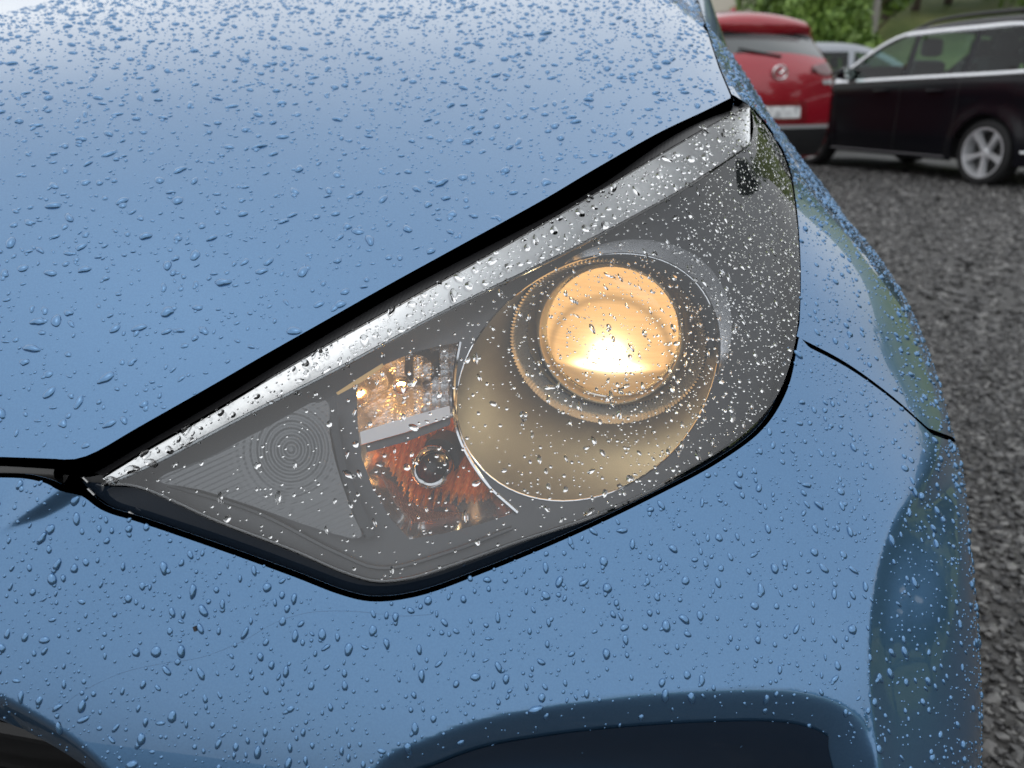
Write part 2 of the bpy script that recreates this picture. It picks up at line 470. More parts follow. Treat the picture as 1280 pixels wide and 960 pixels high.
# --- styling dents in the bumper
def metric(uv): return np.asarray(uv)*np.array([.93, 1.0])
_fog = np.r_[hit_skin(catmull([(470, 966), (540, 928), (600, 906), (680, 890), (750, 880), (830, 872), (900, 868), (960, 867), (1010, 872), (1055, 888), (1085, 915), (1098, 950)], 4))[0],
             [[.515, .50], [.50, .46], [.44, .43], [.33, .43], [.25, .45], [.215, .50], [.213, .53]]]
_fogm = metric(_fog)
_lip = catmull(np.r_[[[.15, .30], [.185, .48]], _fog[:45:4], [[.532, .48], [.552, .30]]], 6); _lip = _lip[np.argsort(_lip[:, 0])]
_lsl = np.gradient(_lip[:, 1], _lip[:, 0]*.93)
def fog_recess(uv):
    """hollow round the fog lamp: a rolled lip, then an undercut that deepens downwards"""
    uv = np.asarray(uv); z = np.interp(uv[:, 0], _lip[:, 0], _lip[:, 1], left=.3, right=.3); k = np.interp(uv[:, 0], _lip[:, 0], _lsl)
    s = (z-uv[:, 1])/np.sqrt(1+k*k); s = np.where((uv[:, 0] < .15) | (uv[:, 0] > .552), -1, s)
    s = np.minimum(s, .16)*smoothstep(.28, .42, uv[:, 1])
    q = np.clip(s+.003, 0, 1)
    return .78*(np.sqrt(q*q+.0035**2)-.0035)*(q > 0)
RECESS.append(fog_recess)
_sp = metric(hit_skin([(-10, 672), (20, 654), (60, 634), (97, 611), (112, 603)])[0])
def spear(uv):
    """a short undercut step that runs out towards the grille"""
    q = metric(uv); out = np.zeros(len(q))
    near = (abs(q[:, 0]-_sp[2, 0]) < .08) & (abs(q[:, 1]-_sp[2, 1]) < .06)
    if near.any():
        qq = q[near]
        y = np.interp(qq[:, 0], _sp[:, 0], _sp[:, 1]); s = (qq[:, 1]-y)           # above the line: proud
        u = (qq[:, 0]-_sp[0, 0])/(_sp[3, 0]-_sp[0, 0])
        amp = .0085*smoothstep(0.0, .95, u)*(1-smoothstep(1.0, 1.22, u))
        wdt = .002+.0055*smoothstep(0, 1, u)
        out[near] = -amp*smoothstep(-wdt, wdt, s)*(1-smoothstep(.006, .036, s))
    return out
RECESS.append(spear)

_cr = metric(hit_skin(catmull([(1172, 520), (1155, 548), (1138, 590), (1115, 645), (1096, 700), (1087, 755), (1084, 810), (1087, 870), (1095, 935), (1102, 985), (1108, 1040)], 4))[0])
_cr = _cr[np.argsort(_cr[:, 1])]
def corner_fold(uv):
    q = metric(uv); out = np.zeros(len(q)); near = (q[:, 0] > .42) & (q[:, 0] < .95) & (q[:, 1] > .40) & (q[:, 1] < .72)
    if near.any():
        qq = q[near]; x = np.interp(qq[:, 1], _cr[:, 1], _cr[:, 0]); k = np.interp(qq[:, 1], _cr[:, 1], np.gradient(_cr[:, 0], _cr[:, 1]))
        s = (qq[:, 0]-x)/np.sqrt(1+k*k); fade = smoothstep(.42, .50, qq[:, 1])*(1-smoothstep(.640, .668, qq[:, 1]))
        h = np.sqrt(np.maximum(0, s)**2+.0012**2)-.0012
        out[near] = fade*np.where(s > 0, .0085*np.tanh(h/.020)*(1-smoothstep(.035, .12, s)), 0)
    return out
RECESS.append(corner_fold)
_gr = metric(hit_skin(catmull([(-60, 845), (-10, 868), (0, 872), (40, 893), (90, 925), (130, 960), (152, 985), (168, 1010), (180, 1045), (187, 1090), (191, 1150)], 4))[0])
_gs = np.gradient(_gr[:, 1], _gr[:, 0])
def grille_roll(uv):
    """the bumper turns under towards the lower grille"""
    q = metric(uv); z = np.interp(q[:, 0], _gr[:, 0], _gr[:, 1]); k = np.interp(q[:, 0], _gr[:, 0], _gs)
    s = np.where(q[:, 0] > _gr[-1, 0], -1, (z-q[:, 1])/np.sqrt(1+k*k))
    h = np.clip(s+.002, 0, .034)*smoothstep(.44, .52, q[:, 1])
    return .80*(np.sqrt(h*h+.003**2)-.003)
RECESS.append(grille_roll)
STORE = {}
# bumper
top = catmull([(0, 597), (45, 598), (75, 600), (90, 606)], 5)
top_uv = hit_skin(top)[0]
lead = solve_phi(np.linspace(0, .32, 12), np.linspace(.672, top_uv[0, 1], 12))[:-1]
open_uv = px_uv(OPEN[1:16], 5)
shut_uv = px_uv(SHUT[:-1], 5)
shut_back = np.array([shut_uv[-1], side_uv(.385, .640)[0], side_uv(.43, .618)[0], side_uv(.463, .602)[0]])
arch = [(.80+.385*math.cos(a), .31+.385*math.sin(a)) for a in np.radians(np.linspace(150, 200, 12))]
arch_uv = np.concatenate([side_uv(y, z) for y, z in arch])
bot = np.concatenate([side_uv(.43, .20), solve_phi(np.array([.86, .75, .6, .45, .3, .15, 0]), .20)])
_gn = np.stack([_gs, -np.ones(len(_gr))], -1)/np.sqrt(1+_gs**2)[:, None]
grille_px = ((_gr+_gn*.030)/np.array([.93, 1.0]))[:26:2]
gx = skin(grille_px)[:, 0]
grille = np.r_[solve_phi([0, .15, .30], [.27, .27, .27]), solve_phi([.34, .365, .37], [.30, .38, .46]), grille_px[::-1],
               solve_phi([.25, .12, 0], [.600, .606, .608])]
cut = lambda L, st: resample(L, st)
bumper_loop = np.concatenate([lead, top_uv[:-1], open_uv, shut_uv[1:-1], shut_back, arch_uv[1:], bot, grille])
bumper_loop = resample(np.r_[bumper_loop, bumper_loop[:1]], .0035)[:-1]
fine = np.stack(np.meshgrid(np.arange(.17, .56, .0024), np.arange(.48, .60, .0024)), -1).reshape(-1, 2)
fine = fine[fine[:, 1] < np.interp(fine[:, 0], _lip[:, 0], _lip[:, 1])+.015]
fine4 = np.stack(np.meshgrid(np.arange(.46, .80, .0024), np.arange(.46, .68, .0024)), -1).reshape(-1, 2); fine4 = fine4[poly_dist(metric(fine4), _cr, False) < .02]
fine3 = np.stack(np.meshgrid(np.arange(-.10, .11, .002), np.arange(.54, .64, .002)), -1).reshape(-1, 2); fine3 = fine3[poly_dist(metric(fine3), _gr, False) < .03]
fine2 = np.stack(np.meshgrid(np.arange(-.06, .06, .0014), np.arange(.63, .71, .0014)), -1).reshape(-1, 2)
STORE['bumper'] = []
bumper = panel('bumper', bumper_loop, .0045, PAINT, car, True, store=STORE['bumper'], extra=np.r_[fine, fine2, fine3, fine4])
# navy panel added over the hollow, standing in for its shade and ground reflection
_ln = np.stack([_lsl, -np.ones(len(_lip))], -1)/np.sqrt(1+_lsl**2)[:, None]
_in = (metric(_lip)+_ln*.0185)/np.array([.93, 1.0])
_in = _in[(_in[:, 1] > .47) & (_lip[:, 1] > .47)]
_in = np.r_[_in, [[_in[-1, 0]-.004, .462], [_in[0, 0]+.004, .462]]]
recess_shade = panel('recess_shade_panel', resample(np.r_[_in, _in[:1]], .004)[:-1], .004, mat('recess_shade_navy', (.007, .020, .044), .30, .3, .4, .1), car, False, off=-.0012, hemmed=False)
# fender (wing) with the wheel arch
op2 = px_uv(OPEN[15:], 5)
hs_uv = px_uv(HOODSIDE, 6)
hs_line = np.r_[hs_uv, np.concatenate([side_uv(y, z) for y, z in ((.85, 1.020), (1.0, 1.042), (1.15, 1.060), (1.28, 1.072))])]
yy = np.array([1.30, 1.28, 1.27, 1.27]); zz = np.array([.98, .8, .55, .24])
back = np.concatenate([side_uv(a, b) for a, b in zip(yy, zz)])
arch2 = [(.80+.385*math.cos(a), .31+.385*math.sin(a)) for a in np.radians(np.linspace(-5, 150, 40))]
arch2_uv = np.concatenate([side_uv(y, z) for y, z in arch2])
g = .0035
fl = np.concatenate([hs_line[1:], back, side_uv(1.20, .24), arch2_uv[:-1], shut_back[::-1]+[0, g], (shut_uv[::-1]+[0, g])[1:], op2[1:-1]])
fl = resample(np.r_[fl, fl[:1]], .004)[:-1]
STORE['fender'] = []
fender = panel('fender', fl, .0055, PAINT, car, store=STORE['fender'], r=.0025)
def mirrored(o, name=None):
    me = o.data.copy(); V = np.empty(len(me.vertices)*3); me.vertices.foreach_get('co', V); V = V.reshape(-1, 3)
    N = np.array([v.vector for v in me.vertex_normals]) if False else None
    F = [tuple(p.vertices)[::-1] for p in me.polygons]
    c = obj(name or o.name.split('.')[0], V*[-1, 1, 1], F, me.materials[0], o.parent)
    return c
mirrored(fender); mirrored(recess_shade)

# hood
gap_uv = px_uv(GAP, 5); gapP = skin(gap_uv)
hsP = skin(np.r_[hs_uv, hs_line[len(hs_uv):]])
# one smooth even polynomial for the whole hood, fitted to its seams and a few heights
ctl = np.r_[np.array(HOODC), gapP[::2], hsP[::2]+[0, 0, .001]]
wts = np.r_[np.full(len(HOODC), .5), np.full(len(gapP[::2]), 1.5), np.full(len(hsP[::2]), 1.5)]
EXPO = [(i, j) for i in (0, 2, 4, 6) for j in range(5) if i+j <= 7]
def hood_terms(xy): return np.stack([xy[:, 0]**i*(xy[:, 1]-.5)**j for i, j in EXPO], -1)
A_ = hood_terms(ctl[:, :2])*wts[:, None]
HCO = np.linalg.solve(A_.T@A_+1e-5*np.eye(len(EXPO)), A_.T@(ctl[:, 2]*wts))
def HOODF(xy): return hood_terms(np.asarray(xy, float))@HCO
def hit_hood(px):
    r = rays(px); ts = np.linspace(.3, 2.2, 400)
    G = np.stack([HOODF(CAM[:2]+r[:, :2]*t)-(CAM[2]+r[:, 2]*t) for t in ts]); hit = (G[1:] > 0) & (G[:-1] <= 0)
    k = hit.argmax(0); lo = ts[k]; hi = ts[k+1]
    for _ in range(25):
        m = (lo+hi)/2; v = HOODF(CAM[:2]+r[:, :2]*m[:, None])-(CAM[2]+r[:, 2]*m) > 0
        hi = np.where(v, m, hi); lo = np.where(v, lo, m)
    return CAM+r*lo[:, None]
gapH = hit_hood(catmull(GAP, 5))
sideH = hit_hood(catmull(np.array([(900, 85), (887, 45), (873, 0), (866, -22)])-[1.5, 0], 5))
sideH = np.r_[sideH[sideH[:, 1] > gapH[-1, 1]+.01]]
dS = (sideH[-1]-sideH[-6])/np.linalg.norm((sideH[-1]-sideH[-6])[:2]); nS = max(2, int((1.28-sideH[-1, 1])/.05))
sideH = np.r_[sideH, sideH[-1]+np.outer(np.linspace(0, (1.28-sideH[-1, 1])/dS[1], nS)[1:], dS)]
frontC = np.stack([np.linspace(0, gapH[0, 0], 8)[:-1], gapH[0, 1]-.035*(1-np.linspace(0, 1, 8)[:-1]**2)], -1)
backC = np.stack([np.linspace(sideH[-1, 0], 0, 14)[1:], sideH[-1, 1]+.06*(1-np.linspace(1, 0, 14)[1:]**2)], -1)
hood_half = np.r_[frontC, gapH[:, :2], sideH[:, :2], backC]
def hood_p(xy, off=0.0):
    P = np.c_[xy, HOODF(xy)]
    return P-hood_n(xy)*off if off else P
def hood_n(xy):
    e = 1e-3; xy = np.asarray(xy, float)
    a = (HOODF(xy+[e, 0])-HOODF(xy-[e, 0]))/(2*e); b = (HOODF(xy+[0, e])-HOODF(xy-[0, e]))/(2*e)
    n = np.c_[-a, -b, np.ones(len(xy))]; return n/np.linalg.norm(n, axis=1)[:, None]
hl = np.r_[hood_half, (hood_half*[-1, 1])[::-1][1:-1]]
hl = resample(np.r_[hl, hl[:1]], .006)[:-1]; hl = orient(hl)
uvh, Th = trim(hl, .012)
Ph = hood_p(uvh); Nh = hood_n(uvh)
a_ = np.cross(Ph[Th[:, 1]]-Ph[Th[:, 0]], Ph[Th[:, 2]]-Ph[Th[:, 0]])[:, 2] < 0; Th[a_] = Th[a_][:, ::-1]
hv, hn, hf = hem(hood_p(hl), hood_n(hl), .004, .016, ease=4)
hood = obj('hood', np.r_[Ph, hv], [tuple(t) for t in Th]+[tuple(i+len(Ph) for i in f) for f in hf], PAINT, car, True, np.r_[Nh, hn])
STORE['hood'] = [(Ph, Nh, Th)]

# dark inner structure behind the seams
iu = np.linspace(-.42, 2.05, 90); iz = np.linspace(.22, .86, 40)
U, Z = np.meshgrid(iu, iz); iuv = np.c_[U.ravel(), Z.ravel()]
iP = skin(iuv, 0, True); cc = np.c_[iP[:, 0]-AX[0], iP[:, 1]-AX[1]]; rr = np.hypot(*cc.T)
iP[:, :2] -= cc/rr[:, None]*np.where(iuv[:, 0:1] < 1.2, .24, .14)*(rr[:, None] > 0)
w_ = len(iu)
inner = obj('inner_structure', iP, [(j*w_+i, j*w_+i+1, (j+1)*w_+i+1, (j+1)*w_+i) for j in range(len(iz)-1) for i in range(w_-1)], BLACK, car)

# black trim between hood and bumper beside the grille
def strip(name, A, B, m, parent, n=3, push=None):
    """ruled sheet between two curves of equal length"""
    A = np.asarray(A); B = np.asarray(B); k = len(A); V = []; F = []
    for j in range(n+1):
        t = j/n; R_ = A*(1-t)+B*t
        if push is not None: R_ = R_+push(t)
        V.append(R_)
    for j in range(n):
        for i in range(k-1): F.append((j*k+i, j*k+i+1, (j+1)*k+i+1, (j+1)*k+i))
    return obj(name, np.concatenate(V), F, m, parent)
def px_curve(pts, inset, n=12):
    c = resample(catmull(pts, 8), 1); idx = np.linspace(0, len(c)-1, n); c = np.stack([np.interp(idx, np.arange(len(c)), c[:, k]) for k in (0, 1)], -1)
    uv, ok = hit_skin(c, inset); r = skin_r(uv, True)-inset
    return np.stack([AX[0]+r*np.sin(uv[:, 0]), AX[1]-r*np.cos(uv[:, 0]), uv[:, 1]], -1)
A = px_curve([(-60, 562), (0, 564), (77, 566)], .007); B = px_curve([(-60, 603), (0, 603), (77, 606)], .010)
A = np.r_[np.stack([np.linspace(0, A[0, 0], 6)[:-1], np.linspace(.03, A[0, 1], 6)[:-1], np.linspace(.732, A[0, 2], 6)[:-1]], -1), A]
B = np.r_[np.stack([np.linspace(0, B[0, 0], 6)[:-1], np.linspace(.012, B[0, 1], 6)[:-1], np.linspace(.665, B[0, 2], 6)[:-1]], -1), B]
gt = strip('grille_trim', A, B, GREYTRIM, car, 6, lambda t: np.array([0, -.006*math.sin(PI*min(1, t*1.0)), 0]))
A = px_curve([(79, 566), (112, 556)], .010); B = px_curve([(79, 607), (92, 612)], .012)
strip('trim_corner', A, B, mat('matt_grey_trim', (.022, .022, .021), .5), car, 3)
# ------------------------------------------------------------------ headlight
lamp = empty('headlight', parent=car)
tag(lamp, 'lit headlight with glowing projector under a rain-specked clear lens')
def inner_pt(uv, inset):
    uv = np.asarray(uv); r = skin_r(uv, True)-inset
    return np.stack([AX[0]+r*np.sin(uv[:, 0]), AX[1]-r*np.cos(uv[:, 0]), uv[:, 1]], -1)
NC = 70
def even(pts, n=NC):
    c = resample(catmull(pts, 8), .5); t = np.linspace(0, len(c)-1, n)
    return np.stack([np.interp(t, np.arange(len(c)), c[:, k]) for k in (0, 1)], -1)
cre_px = even(CREASE); top_px = even(LENSTOP); low_px = even(LENSLOW, 120)
cre_uv = hit_skin(cre_px)[0]; low_uv = hit_skin(low_px)[0]
creP = skin(cre_uv, 0, True)
# depth of the chamfer's back edge: climbs gently backwards from the crease
def chamfer_back(far=.075):
    rise = .5+.85*smoothstep(.15, .6, np.linspace(0, 1, NC))
    r = rays(top_px); lo = np.full(NC, .36); hi = np.full(NC, 1.2)
    for _ in range(40):
        m = (lo+hi)/2; P = CAM+r*m[:, None]; h = np.hypot(*(P-creP)[:, :2].T)
        v = (P[:, 2]-creP[:, 2] < rise*h) & (m > (creP-CAM)@FW)          # already under the wanted slope
        hi = np.where(v, m, hi); lo = np.where(v, lo, m)
    d = np.minimum(hi, (creP-CAM)@FW+.05)
    ds = (skin(hit_skin(top_px)[0], 0, True)-CAM)@FW; bl = smoothstep(.80, .985, np.linspace(0, 1, NC)); d = d*(1-bl)+ds*bl
    k = np.ones(5)/5; d = np.convolve(np.pad(d, 2, mode='edge'), k, 'valid')
    return CAM+r*d[:, None]
topP = chamfer_back()
face_loop = np.r_[cre_uv, low_uv[::-1]]
face_loop = orient(resample(np.r_[face_loop, face_loop[:1]], .004)[:-1])
fuv, fT = trim(face_loop, .006)
def lens_p(uv):    # slightly crowned outwards
    return skin(uv, 0, True)
fP = lens_p(fuv); fN = skin_n(fuv, True)
a = (np.cross(fP[fT[:, 1]]-fP[fT[:, 0]], fP[fT[:, 2]]-fP[fT[:, 0]])*fN[fT[:, 0]]).sum(1) < 0; fT[a] = fT[a][:, ::-1]
# chamfer strip with a small rounded crease
nch = 7; CH = []
cn_ = skin_n(cre_uv, True)
for j in range(nch):
    t = j/(nch-1)
    q = creP*(1-t)+topP*t
    CH.append(q+np.array([[0, 0, .0025]])*math.sin(PI*t)*np.linspace(.3, 1, NC)[:, None])
CHP = np.concatenate(CH); CF = [(j*NC+i, (j+1)*NC+i, (j+1)*NC+i+1, j*NC+i+1) for j in range(nch-1) for i in range(NC-1)]
def vnormals(P, F):
    n = np.zeros_like(P)
    for f in F:
        q = np.cross(P[f[1]]-P[f[0]], P[f[2]]-P[f[0]]) if len(f) == 3 else np.cross(P[f[2]]-P[f[0]], P[f[3]]-P[f[1]])
        for i in f: n[i] += q
    return n/(np.linalg.norm(n, axis=1)[:, None]+1e-12)
CHN = vnormals(CHP, CF)
if CHN[:, 2].mean() < 0: CF = [f[::-1] for f in CF]; CHN = -CHN
CHAMFER = thin_glass('clear_polycarbonate_top', (.97, .98, .98), 2.0)
lens = obj('lens', np.r_[fP, CHP], [tuple(t) for t in fT]+[tuple(i+len(fP) for i in f) for f in CF], None, lamp, True, np.r_[fN, CHN], mats=[LENSMAT, CHAMFER], fm=[0]*len(fT)+[1]*len(CF))
chT = np.array([t for f in CF for t in ((f[0], f[1], f[2]), (f[0], f[2], f[3]))])
STORE['lens'] = [(fP, fN, fT)]; STORE['chamfer'] = [(CHP, CHN, chT)]
strip('sky_glint_strip', creP-np.array([0, -.0015, .0012]), topP-np.array([0, 0, .0012]), mat('sky_glint_mirror', (.95, .96, .97), .30, .80), lamp, 3)  # mirror strip added under the chamfer to supply the sky reflection's brightness
# bead along the crease and round the edge of the lens
mb = MB(); mb.tube(creP-cn_*.0004, .0011, 6); mb.build('lens_crease_bead', thin_glass('clear_edge', (.75, .78, .8), 2.2), lamp)
mb = MB(); mb.tube(skin(low_uv, .0012, True), .0013, 6); mb.build('lens_edge_bead', thin_glass('clear_edge_low', (.7, .73, .76), 1.9), lamp)
# glossy black flange between lens and bumper, ribbed seal between lens and hood
open_full = px_curve(OPEN, .010, 120)
lowP = skin(low_uv, .0015, True)
strip('lens_flange', lowP, np.r_[open_full]-0.0, GLOSSBLACK, lamp, 3, lambda t: np.zeros(3))
seal_top = px_curve([(92, 590)]+GAP[3:], .030, NC); seal_top[:, 2] += .004
strip('lens_seal', topP+[0, .0005, .0005], seal_top, RIB, lamp, 4)
open_in = px_curve(OPEN, .055, 120)-np.array([0, 0, .045])
strip('lamp_well', open_full-[0, 0, .001], open_in, BLACK, lamp, 3)
# seal corner with two small clips
CLIP = mat('dull_clip', (.40, .40, .40), .35, .7)
for p_, q_ in (((104, 597), (110, 603)), ((110, 611), (118, 619)), ((161, 640), (167, 644))):
    c = px_curve([p_, q_], .004, 3); mb = MB(); mb.tube(c, .0007, 6); mb.build('seal_clip', CLIP, lamp)
corner_a = px_curve([(80, 604), (92, 620), (140, 642)], .013, 12); corner_b = px_curve([(118, 560), (150, 560), (190, 580)], .013, 12)
strip('seal_corner', corner_a, corner_b, RIB, lamp, 4)
_lm = metric(low_uv); _t = np.gradient(_lm, axis=0); _t /= np.linalg.norm(_t, axis=1)[:, None]
_nrm = np.stack([_t[:, 1], -_t[:, 0]], -1); _cen = _lm.mean(0)
if ((_lm-_cen)*_nrm).sum() < 0: _nrm = -_nrm
def flare(d): return low_uv+_nrm*d/np.array([.93, 1.0])
# housing: closed black tub behind the lens
lens_loop = np.r_[creP, skin(low_uv[::-1], 0, True)]
tubuv = np.r_[cre_uv, low_uv[::-1]]
def tub(inset):
    return inner_pt(np.r_[cre_uv, flare(min(.046, inset*.75))[::-1]], inset)
rows = [np.r_[topP, skin(low_uv[::-1], .002, True)]]+[tub(k) for k in (.06, .17)]
n_ = len(rows[0]); hV = np.concatenate(rows); hF = [(j*n_+i, j*n_+(i+1) % n_, (j+1)*n_+(i+1) % n_, (j+1)*n_+i) for j in range(2) for i in range(n_)]
housing = obj('housing', hV, hF, HOUSING, lamp)
buv, bT = trim(face_loop, .015)
obj('housing_back', inner_pt(buv, .175)-np.array([0, 0, .0]), bT, HOUSING, lamp)

# projector axis: along the car, through the bowl's middle
PC = px_curve([(744, 460), (746, 460)], .034, 2)[0]
PX, PZ, PY = PC[0], PC[2], PC[1]
BR = .079                                               # bowl mouth
ang = np.linspace(0, 2*PI, 72, endpoint=False)
def circ_on(inset, r, cx=None, cz=None):
    x = PX+r*np.cos(ang); z = PZ+r*.80*np.sin(ang)
    return solve_phi(x, z, inset)
BI = .030
bowl_uv = circ_on(BI, BR)
sig_px = [(446, 480), (478, 457), (515, 441), (550, 432), (575, 428), (569, 462), (567, 500), (572, 540), (588, 576), (612, 609), (646, 640), (600, 655), (555, 667), (512, 674), (488, 648), (466, 610), (452, 572), (447, 530)]
sig_c = np.array([catmull([sig_px[i], sig_px[(i+1) % len(sig_px)]], 4)[:-1] for i in range(len(sig_px))]).reshape(-1, 2)
sig_uv = hit_skin(sig_c, BI)[0]
bz_loop = np.r_[cre_uv, flare(.021)[::-1]]; bz_loop = orient(resample(np.r_[bz_loop, bz_loop[:1]], .004)[:-1])
bz_uv, bz_T = trim(bz_loop, .005, [bowl_uv, sig_uv])
bzP = inner_pt(bz_uv, BI)
# soft step: the bezel sinks towards the outer end
bez = obj('bezel', bzP, [tuple(t) for t in bz_T], BEZEL, lamp)
# shelf from the crease down to the bezel
strip('bezel_shelf', creP-cn_*.003, inner_pt(cre_uv, BI), BEZEL_DARK, lamp, 3)
# bowl: mouth on the bezel, stepped funnel back to the projector
mouth = inner_pt(bowl_uv, BI)
def ring(r, y, cx=-.0015, cz=-.0015, n=72):
    a = np.linspace(0, 2*PI, n, endpoint=False)
    return np.stack([PX+cx+r*np.cos(a), np.full(n, y), PZ+cz+r*np.sin(a)], -1)
def loft(rows, name, m, parent, close=True, sharp=40):
    n = len(rows[0]); V = np.concatenate(rows); F = []
    for j in range(len(rows)-1):
        for i in range(n if close else n-1):
            F.append((j*n+i, (j+1)*n+i, (j+1)*n+(i+1) % n, j*n+(i+1) % n))
    return auto_smooth(obj(name, V, F, m, parent), sharp)
YB = PY+.115                                            # plane of the projector
def deeper(R_, y):       # never in front of the mouth
    R_ = R_.copy(); R_[:, 1] = np.maximum(y, mouth[:, 1]+.004); return R_
mid = mouth*.45+ring(.062, YB-.02)*.55
flat = np.array([1, 1, .88]); o_ = np.array([PX, 0, PZ-.003])
def ering(r, y): return (ring(r, y)-o_)*flat+o_
loft([mouth, mouth*.4+ering(.0745, YB-.052)*.6, ering(.0735, YB-.056), ering(.0732, YB-.050)], 'projector_bowl', SATIN, lamp)
mb = MB(); mb.tube(mouth-[0, .0006, 0], .0006, 6, True); mb.build('bowl_edge', CHROME, lamp)
# pale crescent on the bezel above and outboard of the bowl
ang0 = ang; ang = np.linspace(-.15, 1.95, 50); wd = .0125*np.sin(np.linspace(.0, PI, 50))**.6
def crescent(r, ins): return inner_pt(solve_phi(PX+r*np.cos(ang), PZ+r*.80*np.sin(ang), ins), ins)
strip('bright_crescent', crescent(BR+.0015, BI-.002), crescent(BR+.0015+wd, BI-.004), mat('bright_satin', (.82, .83, .85), .22, .85), lamp, 4)
ang = ang0
# ribbed collar
nr = 150; a = np.linspace(0, 2*PI, nr*2, endpoint=False); rb = np.where(np.arange(nr*2) % 2 == 0, .0, .0022)
def rring(r, y): return np.stack([PX-.0015+(r-rb)*np.cos(a), np.full(nr*2, y), PZ-.003+.88*(r-rb)*np.sin(a)], -1)
loft([rring(.0730, YB-.052), rring(.0655, YB-.030)], 'ribbed_collar', FLUTE, lamp, sharp=20)
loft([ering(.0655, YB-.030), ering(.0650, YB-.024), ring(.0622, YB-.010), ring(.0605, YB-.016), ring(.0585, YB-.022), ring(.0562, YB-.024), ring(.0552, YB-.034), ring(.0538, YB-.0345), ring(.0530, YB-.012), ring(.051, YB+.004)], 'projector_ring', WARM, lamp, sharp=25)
mb = MB()
for rr_, yy_, a0, a1 in ((.0565, YB-.018, -2.5, -.5), (.0600, YB-.014, -2.1, -.9), (.0530, YB-.026, -1.9, -.35)):
    t_ = np.linspace(a0, a1, 30); mb = MB(); mb.tube(np.c_[PX-.0015+rr_*np.cos(t_), np.full(30, yy_), PZ-.003+rr_*.95*np.sin(t_)], .0011*np.sin(np.linspace(.15, PI-.15, 30))**.5, 6); mb.build('reflector_step', CHROME, lamp)
loft([ring(.0595, YB-.006), ring(.05, YB+.006), ring(.002, YB+.012)], 'bowl_back', BEZEL_DARK, lamp)
# projector lens: domed glass, lit from behind
LR = .0508
prof = [(LR*math.sin(t), .016*math.cos(t)**1.0) for t in np.linspace(0.0, PI/2, 16)]
Mx = Matrix(((1, 0, 0, 0), (0, 0, -1, 0), (0, 1, 0, 0), (0, 0, 0, 1)))
mb = MB(); mb.lathe(prof, Mx, 48)
GLOW = bpy.data.materials.new('lit_projector_glass'); GLOW.use_nodes = True
n, l, b = nodes(GLOW)
b.inputs['Base Color'].default_value = (.16, .11, .05, 1); b.inputs['Roughness'].default_value = .06; b.inputs['Coat Weight'].default_value = 1; b.inputs['Coat Roughness'].default_value = .01
tc = n.new('ShaderNodeTexCoord'); sp = n.new('ShaderNodeSeparateXYZ'); l.new(tc.outputs['Object'], sp.inputs['Vector'])
def math_(op, a, b_=None, clamp=False):
    q = n.new('ShaderNodeMath'); q.operation = op; q.use_clamp = clamp
    for k, v in enumerate((a, b_)):
        if v is None: continue
        if isinstance(v, (int, float)): q.inputs[k].default_value = v
        else: l.new(v, q.inputs[k])
    return q.outputs[0]
X, Zc = sp.outputs['X'], sp.outputs['Z']
# hot spot
dx = math_('DIVIDE', math_('SUBTRACT', X, .0005), .0092); dz = math_('DIVIDE', math_('ADD', Zc, .0140), .0088)
r2 = math_('ADD', math_('MULTIPLY', dx, dx), math_('MULTIPLY', dz, dz))
hot = math_('POWER', 2.718, math_('MULTIPLY', r2, -1.0)); core = math_('POWER', 2.718, math_('MULTIPLY', r2, -5.0)); halo = math_('POWER', 2.718, math_('MULTIPLY', r2, -.22))
# cut-off band just above the shutter line, widest across the middle
bz_ = math_('DIVIDE', math_('ADD', Zc, .0235), .0045); bx = math_('DIVIDE', X, .026)
band = math_('POWER', 2.718, math_('MULTIPLY', math_('ADD', math_('MULTIPLY', bz_, bz_), math_('POWER', math_('ABSOLUTE', bx), 4)), -1.0))
# everything below the cut-off is dim
mr = n.new('ShaderNodeMapRange'); mr.interpolation_type = 'SMOOTHSTEP'; l.new(Zc, mr.inputs['Value'])
mr.inputs['From Min'].default_value = -.0285; mr.inputs['From Max'].default_value = -.0235; mr.inputs['To Min'].default_value = .42; mr.inputs['To Max'].default_value = 1
# fine slanting streaks in the glass
mp = n.new('ShaderNodeMapping'); mp.inputs['Rotation'].default_value = (0, math.radians(24), 0); mp.inputs['Scale'].default_value = (18, 1, 330)
nz = n.new('ShaderNodeTexNoise'); nz.inputs['Scale'].default_value = 1.6; nz.inputs['Detail'].default_value = 3
l.new(tc.outputs['Object'], mp.inputs['Vector']); l.new(mp.outputs['Vector'], nz.inputs['Vector'])
st = math_('ADD', math_('MULTIPLY', nz.outputs['Fac'], .55), .72)
# dusky arc near the top of the glass
ra = math_('SQRT', math_('ADD', math_('MULTIPLY', X, X), math_('POWER', math_('ADD', Zc, .016), 2)))
arcv = math_('DIVIDE', math_('SUBTRACT', ra, .046), .0032)
arc = math_('MULTIPLY', math_('POWER', 2.718, math_('MULTIPLY', math_('MULTIPLY', arcv, arcv), -1)), .42)
base = math_('MULTIPLY', math_('MULTIPLY', math_('SUBTRACT', 1.0, arc), st), .85)
tot = math_('MULTIPLY', math_('ADD', math_('ADD', base, math_('ADD', math_('ADD', math_('MULTIPLY', hot, 9.0), math_('MULTIPLY', core, 90.0)), math_('MULTIPLY', halo, 1.2))), math_('MULTIPLY', band, 3.5)), mr.outputs['Result'])
heat = math_('MINIMUM', math_('ADD', math_('MULTIPLY', halo, .9), math_('MULTIPLY', band, .9)), 1.0)
rp = n.new('ShaderNodeValToRGB'); rp.color_ramp.elements[0].color = (1.0, .54, .19, 1); rp.color_ramp.elements[1].color = (1.0, .80, .45, 1); l.new(heat, rp.inputs['Fac'])
l.new(rp.outputs['Color'], b.inputs['Emission Color']); l.new(tot, b.inputs['Emission Strength'])
